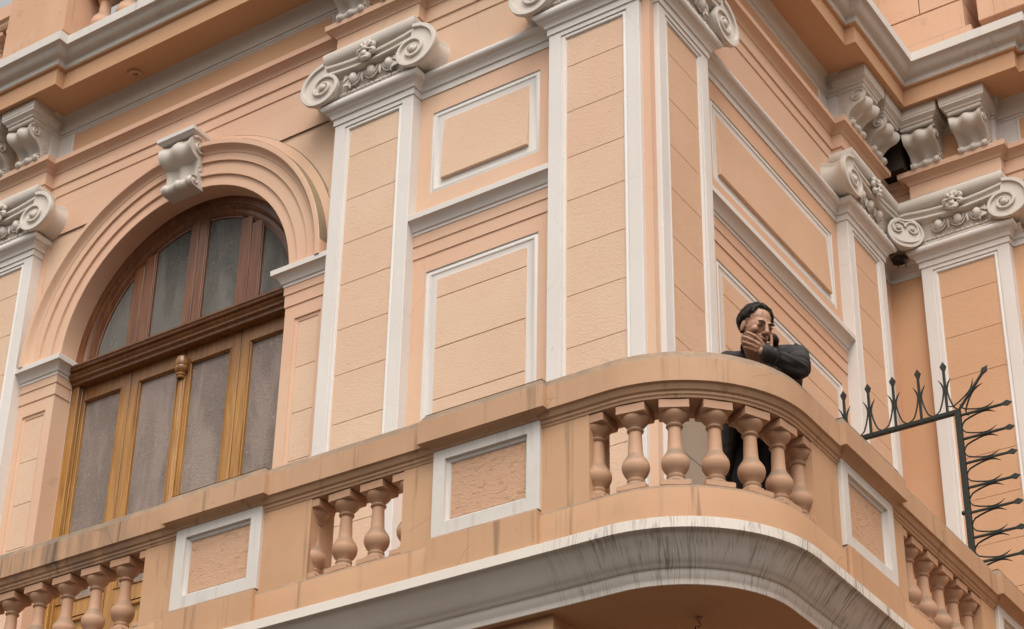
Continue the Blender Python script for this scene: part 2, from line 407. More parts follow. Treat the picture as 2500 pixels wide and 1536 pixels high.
def sky_blocker(name, x0, x1, y0, y1, h, label, mat):  # unseen terraces added to block low sky and deepen shade under ledges
    t = thing(name, ((x0+x1)/2, (y0+y1)/2, 0), label, 'building')
    m = MB(); m.box(x0, x1, y0, y1, 0, h); wl = build(m, 'wall', mat, t)
    m = MB(); m.box(x0-0.3, x1+0.3, y0-0.3, y1+0.3, h, h+0.4); build(m, 'roof', mat, t)
    return t, wl
OPP = simple('sky_blocker_plaster', (0.24, 0.19, 0.15), 0.9)
o1, w1 = sky_blocker('sky_block_house', -30, -2, -31, -20, 8.5, 'unseen two-storey terrace added to block low sky, behind the viewer on the left', OPP)
for k in range(9):
    for z in (1.2, 5.0):
        m = MB(); m.box(-29+3*k, -27.6+3*k, -20.02, -19.97, z, z+2.0); build(m, 'window', M['dark'], o1)
o2, w2 = sky_blocker('sky_block_house', -1, 30, -32, -21, 10.0, 'unseen three-storey terrace added to block low sky, behind the viewer', OPP)
for k in range(10):
    for z in (1.0, 4.2, 7.4):
        m = MB(); m.box(0.5+3*k, 1.9+3*k, -21.02, -20.97, z, z+1.8); build(m, 'window', M['dark'], o2)
o3, w3 = sky_blocker('sky_block_house', 20, 30, -18, 30, 9.0, 'unseen terrace added to block low sky, behind the viewer on the right', OPP)
for k in range(12):
    for z in (1.0, 4.6):
        m = MB(); m.box(19.97, 20.02, -16+3.6*k, -14.6+3.6*k, z, z+1.9); build(m, 'window', M['dark'], o3)

bld = thing('corner_building', (0, 0, 0), 'peach and white neoclassical corner building with ionic pilasters, heavy cornice and an arched timber window', 'building')
balc = thing('balcony', (0.3, -0.5, 5.79), 'peach stone balcony with bulbous balusters curving round the building corner', 'balcony')
P_ = 0.10                                    # pilaster projection
ZT = 12.345                                  # soffit height
# pilasters: (u0, u1, matrix, field material, course z list)
def grid_wall(mb, x0, x1, z0, z1, holes, y=0.0):
    xs = sorted(set([x0, x1]+[h for a in holes for h in a[:2] if x0 < h < x1]))
    zs = sorted(set([z0, z1]+[h for a in holes for h in a[2:] if z0 < h < z1]))
    for i in range(len(xs)-1):
        for j in range(len(zs)-1):
            cx, cz = (xs[i]+xs[i+1])/2, (zs[j]+zs[j+1])/2
            if any(a[0] < cx < a[1] and a[2] < cz < a[3] for a in holes): continue
            mb.poly([(xs[i], y, zs[j]), (xs[i+1], y, zs[j]), (xs[i+1], y, zs[j+1]), (xs[i], y, zs[j+1])])
ZF0 = 6.2                                    # balcony floor
FR1 = (9.96, 10.695); FR2 = (7.0, 9.273)
BAYB = (-1.84, -0.885); BAYS = (0.94, 3.02)
AX, AZ, AR = -4.37, 9.72, 1.215              # arch centre and intrados radius

# ---- plain wall faces with sunk frames
def bay_wall(u0, u1, fr, mat4, mats, name):
    w = MB()
    holes = [(fr[0], fr[1], FR1[0], FR1[1]), (fr[0], fr[1], FR2[0], FR2[1])]
    grid_wall(w, u0, u1, 0.0, 12.3, holes)
    wall = build(w, name, mats[0], bld, mat4)
    for (z0, z1) in (FR1, FR2):
        f = MB()
        f.ring(fr[0], fr[1], z0, z1, [(0, 0), (0.001, -0.010), (0.009, -0.010), (0.015, -0.006), (0.023, -0.003), (0.032, -0.003), (0.039, -0.006), (0.041, -0.011), (0.043, -0.012), (0.100, -0.012)], field=False)
        fo = build(f, 'panel_frame', mats[2], wall, mat4, smooth=40)
        # raised field, in courses on the tall panel
        a, b, c, d = fr[0]+0.098, fr[1]-0.098, z0+0.094, z1-0.094
        cuts = [c, d] if z0 == FR1[0] else [c] + [z for z in (7.37, 7.76, 8.185, 8.60, 9.02) if c < z < d] + [d]
        for i in range(len(cuts)-1):
            k = MB(); g0 = 0.0015 if i > 0 else 0.0; g1 = 0.0015 if i < len(cuts)-2 else 0.0
            rows = []
            def tl(z): return 0.024*(d-z)/(d-c) if z0 == FR1[0] else 0.006
            za, zb = cuts[i]+g0, cuts[i+1]-g1
            for ins, o in ((0, -0.03), (0, -0.013), (0.003, -0.009)):
                q = 1 if o > -0.03 else 0
                rows.append([(a+ins, -o-q*tl(za), za+ins), (b-ins, -o-q*tl(za), za+ins), (b-ins, -o-q*tl(zb), zb-ins), (a+ins, -o-q*tl(zb), zb-ins)])
            k.quadgrid(rows, closed_u=True); k.poly(rows[-1])
            build(k, 'stucco_field', mats[1], wall, mat4)
    return wall
bay_wall(-1.97, -0.74, BAYB, FRONT, (M['plaster'], M['rough'], M['white']), 'wall')
bay_wall(-0.02, L+0.01, BAYS, SIDE, (M['side'], M['side_rough'], M['white']), 'wall')
w = MB(); grid_wall(w, -0.01, 9.0, 0.0, 12.3, [])
build(w, 'wall', M['deep'], bld, WING)
w = MB(); grid_wall(w, -0.76, 0.0, 0.0, 12.3, []); build(w, 'wall', M['plaster'], bld, FRONT)

# ---- pilasters
def pilaster(u0, u1, mat4, fmat, zlow=6.2, blocks_grey=False):
    p = MB(); zt = 10.925; o = P_
    rows = []
    for ins, oo in ((0, -0.02), (0, o-0.004), (0.004, o), (0.100, o), (0.102, o-0.010), (0.108, o-0.011), (0.118, o-0.005), (0.130, o-0.004), (0.137, o-0.009), (0.140, o-0.018), (0.150, o-0.024)):
        zb = zlow
        rows.append([(u0+ins, -oo, zb), (u0+ins, -oo, zt-ins), (u1-ins, -oo, zt-ins), (u1-ins, -oo, zb)])
    rows[0] = [(u0, 0.02, zlow), (u0, 0.02, zt), (u1, 0.02, zt), (u1, 0.02, zlow)]
    p.quadgrid(rows)
    p.poly(rows[-1])
    po = build(p, 'pilaster', M['white'], bld, mat4, smooth=30)
    a, b = u0+0.1405, u1-0.1405
    zs = [zt-0.1405, 10.53, 10.125, 9.73, 9.365, 8.975, 8.59, 8.185, 7.78, 7.37, 6.97, 6.60, zlow]
    for i in range(len(zs)-1):
        if zs[i] < zlow: break
        k = MB(); g0 = 0.0010 if i > 0 else 0
        rr = []
        for ins, oo in ((0, o-0.034), (0, o-0.0225), (0.0025, o-0.0195)):
            rr.append([(a, -oo, max(zs[i+1], zlow)+0.0010+ins), (b, -oo, max(zs[i+1], zlow)+0.0010+ins), (b, -oo, zs[i]-g0-ins*(i > 0)), (a, -oo, zs[i]-g0-ins*(i > 0))])
        k.quadgrid(rr, closed_u=True); k.poly(rr[-1])
        build(k, 'course_block', M['greybeige'] if (blocks_grey and zs[i] < 7.9) else fmat, po, mat4)
    return po
PILS = [(-6.75, -6.00, FRONT, M['rough'], False), (-2.71, -1.96, FRONT, M['rough'], False), (-0.748, 0.0, FRONT, M['rough'], False),
        (0.0, 0.733, SIDE, M['side_rough'], True), (3.13, 3.88, SIDE, M['side_rough'], False), (0.32, 1.10, WING, M['deep_rough'], False)]
for a in PILS: pilaster(a[0], a[1], a[2], a[3], blocks_grey=a[4])
# corner bead between the two corner pilasters
b = MB(); b.lathe([(0.028, 6.2), (0.028, 10.93)], 16, (0.030, -0.030)); 
b.box(-0.005, 0.062, -0.062, 0.005, 6.2, 10.93)
build(b, 'corner_bead', M['plaster'], bld, smooth=40)

# ---- plan paths of the long mouldings
def path_front_neck(): # from the second pilaster round the corner to the wing
    R = 0.1
    return [(-2.71, 0.05), (-2.71, -R), (-1.96, -R), (-1.96, 0), (-0.748, 0), (-0.748, -R), (0.0, -R), (0.0, 0.0), (R, 0.0), (R, 0.733), (0, 0.733), (0, 3.13), (R, 3.13), (R, 3.88), (0, 3.88), (0, L), (0.32, L), (0.32, L-R), (1.10, L-R), (1.10, L), (1.22, L)]
def ent_path(R=0.09, notch=True):
    p = [(-9, 0), (-6.75, 0), (-6.75, -R), (-6.0, -R), (-6.0, 0), (-2.71, 0), (-2.71, -R), (-1.96, -R), (-1.96, 0), (-0.748, 0), (-0.748, -R), (R, -R), (R, 0.733), (0, 0.733), (0, 3.13), (R, 3.13)]
    p += ([(R, 3.88), (0, 3.88), (0, L), (0.32, L), (0.32, L-R)] if notch else [(R, L-R)])
    return p + [(1.10, L-R), (1.10, L), (6.0, L)]
neckprof = [(0.0, 10.862), (0.010, 10.864), (0.010, 10.918), (0.024, 10.922), (0.026, 10.934), (0.030, 10.946), (0.038, 10.958), (0.050, 10.966), (0.052, 10.974), (0.066, 10.978), (0.080, 10.988), (0.088, 11.003), (0.089, 11.020), (0.082, 11.036), (0.068, 11.045), (-0.02, 11.052)]
m = MB(); m.sweep(path_front_neck(), neckprof); build(m, 'string_course', M['white'], bld, smooth=35)
m = MB(); m.sweep([(-6.75, 0.05), (-6.75, -0.1), (-6.0, -0.1), (-6.0, 0.05)], neckprof); build(m, 'neck_moulding', M['white'], bld, smooth=35)
# band with impost profile + two fascia steps
impprof = [(-0.01, 9.405), (0.008, 9.410), (0.008, 9.512), (0.016, 9.517), (0.016, 9.606), (0.016, 9.608)]
impwhite = [(0.0, 9.606), (0.022, 9.608), (0.022, 9.630), (0.034, 9.636), (0.040, 9.652), (0.052, 9.672), (0.068, 9.688), (0.082, 9.696), (0.095, 9.700), (0.097, 9.742), (0.090, 9.750), (-0.02, 9.758)]
for path in ([(-1.97, 0), (-0.74, 0)], [(-0.01+0.0, 0.72), (0.0, 0.72), (0.0, 3.14)][1:], [(-6.01, 0), (-5.585, 0), (-5.585, 0.16)], [(-3.155, 0.16), (-3.155, 0), (-2.70, 0)], [(1.09, L), (1.55, L), (1.55, L+0.2)]):
    m = MB(); m.sweep(path, impprof); build(m, 'fascia_step', M['plaster'], bld)
    dz = -0.02 if path[0][0] < -1.98 else 0.0
    m = MB(); m.sweep(path, [(o, z+dz) for o, z in impwhite]); build(m, 'impost_moulding', M['white'], bld, smooth=35)

# ---- arch bay
def arc(r, a, y): return (AX+r*math.cos(a), y, AZ+r*math.sin(a))
m = MB(); NA = 72
vpr = [(AR, 0.17), (AR, 0.0), (AR+0.003, -0.004), (1.308, -0.004), (1.312, -0.024), (1.424, -0.024), (1.428, -0.044), (1.490, -0.044), (1.496, -0.050), (1.508, -0.052), (1.520, -0.058), (1.534, -0.076), (1.544, -0.096), (1.550, -0.104), (1.588, -0.106), (1.592, -0.100), (1.596, -0.012), (1.672, -0.008), (1.679, 0.020)]
rows = [[arc(r, PI*k/NA, y) for k in range(NA+1)] for r, y in vpr]
m.quadgrid(rows); av = build(m, 'archivolt', M['plaster'], bld, FRONT, smooth=30)
for ra, ya, rb, yb, k0, k1 in ((1.5945, -0.101, 1.5985, -0.011, 2, 27), (1.673, -0.0095, 1.680, 0.0115, 8, 30)):
    m = MB(); m.quadgrid([[arc(r_, PI*k/NA, y_) for k in range(k0, k1)] for r_, y_ in ((ra, ya), (rb, yb))]); build(m, 'dirty_ledge', M['dirt'], av)
# piers beside the opening with a sunk panel, and the reveal below the springing
for (x0, x1, ip, tp) in ((-6.01, -5.585, (-5.94, -5.67), 0), (-3.155, -2.70, (-3.06, -2.805), 1)):
    m = MB(); grid_wall(m, x0, x1, 0, 9.72, [(ip[0], ip[1], 6.6, 9.29)])
    e = x1 if tp == 0 else x0
    m.poly([(e, 0, 0), (e, 0.17, 0), (e, 0.17, 9.72), (e, 0, 9.72)])
    pr = build(m, 'pier', M['plaster'], bld)
    m = MB(); m.ring(ip[0], ip[1], 6.6, 9.29, [(0, 0), (0.002, -0.010), (0.030, -0.014), (0.034, -0.022)], field=False); build(m, 'panel_edge', M['plaster'], pr)
    zs = [9.256, 8.86, 8.47, 8.07, 7.66, 7.25, 6.85, 6.634]
    for i in range(len(zs)-1):
        k = MB(); k.box(ip[0]+0.034, ip[1]-0.034, 0.018, 0.04, zs[i+1]+0.003, zs[i]-0.003); build(k, 'course_block', M['rough'], pr)
# wall plate above: spandrel backing, and the strips beside it
m = MB(); m.poly([(-6.75, 0.035, 9.6), (-2.5, 0.035, 9.6), (-2.5, 0.035, 11.4), (-6.75, 0.035, 11.4)])
# keep the opening clear: build the backing as fan rows outside the ring
m = MB(); rows = [[], []]
for k in range(NA+1):
    a = PI*k/NA; c, s = math.cos(a), math.sin(a)
    rows[0].append((AX+1.66*c, 0.012, AZ+1.66*s))
    sc = min((2.4/abs(c)) if abs(c) > 1e-6 else 1e9, (1.75/abs(s)) if abs(s) > 1e-6 else 1e9)
    rows[1].append((AX+sc*c, 0.012, AZ+sc*s))
m.quadgrid(rows); build(m, 'spandrel', M['rough'], bld)
m = MB()
m.box(-2.815, -2.70, -0.0, 0.06, 9.70, 11.33); m.box(-6.02, -5.94, 0.0, 0.06, 9.70, 11.33)
m.box(-6.02, -2.70, -0.0, 0.06, 11.355, 11.5)
build(m, 'spandrel_border', M['plaster'], bld)
# bevelled lower lip of the border
m = MB(); m.sweep([(-5.94, 0), (-2.815, 0)], [(-0.014, 11.312), (-0.008, 11.318), (-0.005, 11.328), (0.000, 11.336), (0.004, 11.342), (0.005, 11.372), (-0.02, 11.374)]); build(m, 'spandrel_lip', M['plaster'], bld)
m = MB(); m.poly([(-14, 0.0, 0), (-6.74, 0.0, 0), (-6.74, 0.0, 12.3), (-14, 0.0, 12.3)]); build(m, 'wall', M['plaster'], bld)

# ---- entablature
m = MB()
m.sweep(ent_path(), [(0.004, 11.06), (0.004, 11.483), (0.005, 11.486), (0.013, 11.487), (0.013, 11.590), (0.016, 11.593), (0.026, 11.594), (0.026, 11.725)])
build(m, 'architrave', M['plaster'], bld)
m = MB()
m.sweep(ent_path(), [(0.026, 11.725), (0.034, 11.728), (0.036, 11.738), (0.042, 11.752), (0.058, 11.768), (0.078, 11.778), (0.086, 11.786), (0.100, 11.788), (0.102, 11.836), (0.096, 11.842), (-0.02, 11.85)])
build(m, 'architrave_moulding', M['plaster'], bld, smooth=35)
m = MB(); m.sweep(ent_path(), [(0.003, 11.84), (0.003, 12.16)]); build(m, 'frieze', M['white'], bld)
m = MB(); m.sweep(ent_path(notch=False), [(0.0, 12.150), (0.012, 12.152), (0.014, 12.166), (0.006, 12.172), (0.006, 12.180), (0.018, 12.186), (0.022, 12.240), (0.028, 12.290), (0.044, 12.320), (0.062, 12.340), (0.064, ZT)])
build(m, 'bed_moulding', M['ornament'], bld, smooth=30)
m = MB(); m.sweep(ent_path(notch=False), [(0.05, ZT), (0.335, ZT), (0.338, ZT-0.010), (0.350, ZT-0.010), (0.350, 12.500), (0.352, 12.505), (0.376, 12.512), (0.38, 12.52)])
build(m, 'cornice_fascia', M['deep'], bld)
m = MB(); m.sweep(ent_path(notch=False), [(0.372, 12.516), (0.384, 12.524), (0.386, 12.566), (0.392, 12.574), (0.402, 12.577), (0.420, 12.583), (0.440, 12.595), (0.455, 12.612), (0.466, 12.630), (0.480, 12.644), (0.500, 12.652), (0.510, 12.655), (0.512, 12.745), (0.500, 12.755), (0.0, 12.80)])
build(m, 'cornice_crown', M['old_white'], bld, smooth=35)
# orange fields of the frieze, each in a bead frame
def field(x0, x1, z0, z1, mat4, mat=None):
    m = MB(); m.ring(x0, x1, z0, z1, [(0, -0.01), (0, 0.010), (0.010, 0.016), (0.018, 0.010), (0.022, 0.005), (0.026, 0.004)], field=False)
    f = build(m, 'frieze_frame', M['white'], bld, mat4)
    m = MB(); m.box(x0+0.024, x1-0.024, -0.0065, 0.01, z0+0.024, z1-0.024); build(m, 'frieze_field', mat or M['deep'], f, mat4)
field(-5.83, -2.88, 11.86, 12.148, FRONT); field(-1.79, -0.92, 11.86, 12.148, FRONT); field(0.91, 2.96, 11.86, 12.148, SIDE); field(1.27, 4.2, 11.86, 12.148, WING)
for u0, u1, mt in ((-6.75, -6.0, FRONT), (-2.71, -1.96, FRONT), (-0.748, 0, FRONT), (0, 0.733, SIDE), (3.13, 3.88, SIDE), (0.32, 1.10, WING)):
    m = MB(); m.box(u0+0.03, u1-0.03, -0.096, -0.05, 11.85, 12.15); build(m, 'frieze_block', M['deep'], bld, mt)
# soffit rosette
m = MB(); m.lathe([(0.0, 0.0), (0.022, -0.002), (0.03, -0.012), (0.052, -0.014), (0.060, -0.022), (0.068, -0.020), (0.072, 0.0)], 28)
ro = build(m, 'soffit_rosette', M['deep'], bld, T(-4.97, -0.155, ZT-0.001), smooth=40)
for k in range(5):
    q = MB(); q.ellipsoid((0, 0, 0), (0.006, 0.006, 0.003), 6, 4); build(q, 'vent_hole', M['dark'], ro, T(-4.97+0.012*math.cos(k*1.3), -0.155+0.012*math.sin(k*2.1), ZT-0.004))

# ---- scroll consoles
def console_mesh(w, h, d, dtop):
    """local: x across, -y out, z from 0 (top) to -h"""
    m = MB(); NT, NU = 34, 19
    R1, R2 = 0.235*h, 0.105*h
    def prof(t):
        if t < 0.34:
            a = PI*0.62 - (t/0.34)*PI*1.12
            return (d-R1+R1*math.cos(a), -R1*0.95+R1*0.95*math.sin(a))
        a1 = PI*0.62-PI*1.12
        o0, z0 = d-R1+R1*math.cos(a1), -R1*0.95+R1*0.95*math.sin(a1)
        o1, z1 = dtop, -h*0.80
        if t < 0.80:
            k = (t-0.34)/0.46
            s_ = (1-(1-k)**2.0)
            return (o0+(o1-o0)*s_ , z0+(z1-z0)*(k*0.72+0.28*k*k))
        k = (t-0.80)/0.20
        a = PI*0.66 - k*PI*1.20
        return (dtop+0.25*R2+R2*math.cos(a), -h+R2+R2*math.sin(a))
    rows = []
    for i in range(NT+1):
        t = i/NT; o, z = prof(t); row = []
        ww = w*(1.0-0.10*t); 
        for j in range(NU):
            u = -1+2*j/(NU-1)
            ch = 0.5-0.5*math.cos(u*2*PI)       # two channels between three ribs
            dep = (0.135*d if t < 0.78 else 0.05*d)
            row.append((u*ww/2, -(o-dep*ch*(0.35+0.65*min(1, t*4+0.3))), z))
        rows.append(row)
    m.quadgrid(rows)
    m.quadgrid([rows[-1], [(p[0], 0.02, p[2]) for p in rows[-1]]]); m.quadgrid([rows[0], [(p[0], 0.02, p[2]) for p in rows[0]]])
    # side cheeks
    for sgn, j in ((-1, 0), (1, NU-1)):
        edge = [r[j] for r in rows]
        back = [(p[0], 0.02, p[2]) for p in edge]
        m.quadgrid([edge, back])
    # spirals on the cheeks
    r = R1
    for sgn in (-1, 1):
        for (co, cz, rr, x, turns) in ((d-r, -r*0.95, r*1.08, w/2, 2.0), (dtop+0.25*R2, -h+R2, R2*1.1, w/2*0.91, 1.5)):
            m.tube([(sgn*(x+0.001), -(co+0.0)-0*k, cz) for k in range(2)][:0] or [(sgn*(x+0.002), -(co+rr*(0.82)*math.exp(-0.16*a)*math.cos(a+0.6)), cz+rr*0.82*math.exp(-0.16*a)*math.sin(a+0.6)) for a in [turns*2*PI*q/26 for q in range(27)]], [0.12*rr*math.exp(-0.06*turns*2*PI*q/26)+0.002 for q in range(27)], 6)
            m.ellipsoid((sgn*x, -co, cz), (0.16*rr+0.004, 0.2*rr, 0.2*rr), 8, 6)
        # leaf along the cheek
        for q in range(5):
            m.ellipsoid((sgn*w*0.47, -(dtop*0.55+0.02*math.sin(q)), -h*0.42-q*h*0.075), (0.008, 0.014, h*0.045), 6, 5)
    # beads on the bottom roll
    for u in (-0.40, 0, 0.40): m.ellipsoid((u*w*0.9, -(dtop+0.25*R2+R2*0.25), -h+R2), (w*0.115, R2*0.92, R2*1.02), 10, 7)
    return m.mesh('scroll_console', 50)
con_me = console_mesh(0.285, 0.335, 0.262, 0.085)
def cap_mesh(w):
    m = MB(); h = 0.185
    m.sweep([(-w/2, 0.02), (-w/2, -0.20), (w/2, -0.20), (w/2, 0.02)], [(0.040, -h+0.0), (0.046, -h+0.010), (0.046, -h+0.030), (0.058, -h+0.036), (0.062, -h+0.052), (0.080, -h+0.070), (0.090, -h+0.078), (0.092, -h+0.098), (0.096, -h+0.102), (0.096, 0.0)])
    m.poly([(-w/2-0.04, 0.02, -h), (-w/2-0.04, -0.24, -h), (w/2+0.04, -0.24, -h), (w/2+0.04, 0.02, -h)])
    return m.mesh('console_cap', 30)
cap_me = cap_mesh(0.215)
for u0, u1, mt in ((-6.75, -6.0, FRONT), (-2.71, -1.96, FRONT), (-0.748, 0, FRONT), (0, 0.733, SIDE), (3.13, 3.88, SIDE), (0.32, 1.10, WING)):
    for dx in (-0.218, 0.218):
        X = mt @ T((u0+u1)/2+dx, -0.09, ZT-0.185)
        co = place('scroll_console', con_me, M['ornament'], bld, X)
        place('console_cap', cap_me, M['ornament'], co, mt @ T((u0+u1)/2+dx, -0.09, ZT-0.001))
# keystone
ks_me = console_mesh(0.36, 0.475, 0.200, 0.075)
kx = -4.335
ks = place('keystone', ks_me, M['ornament'], bld, T(kx, -0.005, 11.365))
m = MB(); m.sweep([(kx-0.17, 0.01), (kx-0.17, -0.175), (kx+0.17, -0.175), (kx+0.17, 0.01)], [(0.0, 11.352), (0.012, 11.362), (0.034, 11.378), (0.036, 11.412), (0.0, 11.425)])
m.poly([(kx-0.17, 0.0, 11.353), (kx-0.17, -0.175, 11.353), (kx+0.17, -0.175, 11.353), (kx+0.17, 0.0, 11.353)])
m.poly([(kx-0.17, 0.0, 11.425), (kx-0.17, -0.175, 11.425), (kx+0.17, -0.175, 11.425), (kx+0.17, 0.0, 11.425)])
build(m, 'keystone_cap', M['white'], ks, smooth=30)

# ---- ionic capitals (local x across, -y out, z from the neck)
def vol_pts(r0, a, sgn, cx, cz): # log spiral, starts at the top, turns outward-down
    r = r0*math.exp(-0.118*2*a/PI*1.0*1.55)
    return (cx + sgn*(-1)*r*math.sin(a)*1.0, cz + r*math.cos(a))
def volute_mesh(sgn):
    """sgn -1: left volute (its spiral starts at the top and runs outward to the left). local origin at the eye, front face at y=0, body behind (+y)"""
    m = MB(); r0 = 0.252; K = 0.195
    def R(a): return r0*math.exp(-K*a/(PI/2))
    def P(a, r, y): return (sgn*r*math.sin(a)*1.06, y, r*math.cos(a)*0.94)
    A1 = 2*PI
    na = 40
    out = []
    for i in range(na):
        a = A1*i/na
        r = R(a)
        if a > 1.62*PI: # close the outline back towards the start
            k = (a-1.62*PI)/(0.38*PI); r = R(a)*(1-k*0.25)+0.25*k*r0*0.85
        out.append((a, r))
    # face (slightly concave channel)
    rows = [[P(a, r, 0.010) for a, r in out], [P(a, r*0.62, 0.016) for a, r in out], [P(a, r*0.25, 0.012) for a, r in out]]
    m.quadgrid(rows, closed_u=True); m.poly(rows[-1])
    # cushion running back to the wall
    rows = []
    for y, s in ((0.010, 1.0), (0.028, 1.0), (0.045, 0.93), (0.085, 0.84), (0.13, 0.80), (0.19, 0.86), (0.23, 0.93)):
        rows.append([P(a, r*s, y) for a, r in out])
    m.quadgrid(rows, closed_u=True)
    # raised spiral fillet, tapering inwards
    nT = 118; AT = 2*PI*2.55
    rr = []
    for i in range(nT+1):
        a = AT*i/nT; r = R(a); w = 0.042*math.exp(-0.075*a/(PI/2))
        hh = -0.006
        rr.append([P(a, r, 0.016), P(a, r-0.001, hh+0.004), P(a, r-0.005, hh), P(a, r-w+0.007, hh), P(a, r-w+0.002, hh+0.006), P(a, r-w, 0.016)])
    m.quadgrid(rr)
    m.ellipsoid((0, 0.004, 0), (0.034, 0.024, 0.034), 14, 8)
    return m.mesh('volute', 40)
vL, vR = volute_mesh(-1), volute_mesh(1)
def heart_mesh():
    m = MB()
    pts = []
    for i in range(48):
        a = 2*PI*i/48
        r = 0.165*(1-0.20*math.exp(-((a if a < PI else 2*PI-a)/0.42)**2))
        pts.append((r*math.sin(a)*1.0, r*math.cos(a)*0.95-0.01))
    for sc0, sc1, y0, y1 in ((1, 1, 0.0, 0.03),): m.quadgrid([[(x, y0, z) for x, z in pts], [(x, y1, z) for x, z in pts], [(x*0.7, 0.16, z*0.7) for x, z in pts], [(x*0.6, 0.26, z*0.6) for x, z in pts]], closed_u=True)
    m.quadgrid([[(x, 0.0, z) for x, z in pts], [(x*0.86, -0.004, z*0.86) for x, z in pts], [(x*0.82, 0.010, z*0.82) for x, z in pts], [(x*0.4, 0.014, z*0.4) for x, z in pts]], closed_u=True)
    m.poly([(x*0.4, 0.014, z*0.4) for x, z in pts])
    for sgn in (-1, 1):
        def Q(a):
            r = 0.078*math.exp(-0.17*a/(PI/2)*1.3); return (sgn*(0.066 - r*math.cos(a+0.4)*0.9), 0.004, 0.030+r*math.sin(a+0.4)*1.0 - 0.004)
        m.tube([Q(2*PI*1.35*k/36-0.2) for k in range(37)], [0.012*(1-0.5*k/36) for k in range(37)], 6)
        m.ellipsoid((sgn*0.062, 0.0, 0.024), (0.022, 0.018, 0.022), 10, 7)
        m.tube([(sgn*0.135*math.cos(t), 0.006, -0.03-0.085*math.sin(t)) for t in [PI/2*q/12 for q in range(13)]], 0.010, 6)
    return m.mesh('heart_volute', 45)
hv = heart_mesh()
def egg_mesh():
    m = MB(); m.ellipsoid((0, 0, 0), (0.040, 0.040, 0.053), 14, 10)
    # husk round the egg: two loops
    for rr, tt, y in ((0.056, 0.0075, -0.004), (0.072, 0.0075, 0.004)):
        m.tube([(rr*math.cos(t), y, 0.030+(rr*1.25)*math.sin(t)) for t in [PI+PI*k/14 for k in range(15)]], tt, 6)
    return m.mesh('egg', 60)
egg_me = egg_mesh()
def dart_mesh():
    m = MB(); m.ellipsoid((0, 0, 0), (0.011, 0.016, 0.052), 8, 6); m.ellipsoid((0, 0.006, 0.03), (0.02, 0.012, 0.02), 8, 5); return m.mesh('dart', 60)
dart_me = dart_mesh()
def rosette_mesh():
    m = MB()
    for k in range(7):
        a = 2*PI*k/7+0.2
        m.ellipsoid((0.050*math.sin(a), 0.0, 0.050*math.cos(a)), (0.026, 0.018, 0.026), 10, 6)
        m.tube([(0.02*math.sin(a), -0.02, 0.02*math.cos(a)), (0.062*math.sin(a), -0.016, 0.062*math.cos(a))], [0.008, 0.005], 6)
    m.ellipsoid((0, -0.016, 0.0), (0.022, 0.022, 0.022), 10, 7)
    m.ellipsoid((0, -0.016, -0.038), (0.018, 0.02, 0.022), 8, 6); m.ellipsoid((0, -0.012, -0.068), (0.030, 0.018, 0.014), 8, 6)
    m.ellipsoid((0, -0.012, 0.036), (0.014, 0.02, 0.024), 8, 6)
    return m.mesh('rosette', 60)
ros_me = rosette_mesh()
def leaf_mesh():
    m = MB()
    for k in range(3):
        m.tube([(0.0, 0, 0), (0.035, -0.004, 0.012-0.012*k), (0.060, -0.004, 0.020-0.026*k), (0.078-0.012*k, 0, 0.012-0.034*k)], [0.009, 0.011, 0.009, 0.004], 6)
    return m.mesh('acanthus_leaf', 60)
leaf_me = leaf_mesh()
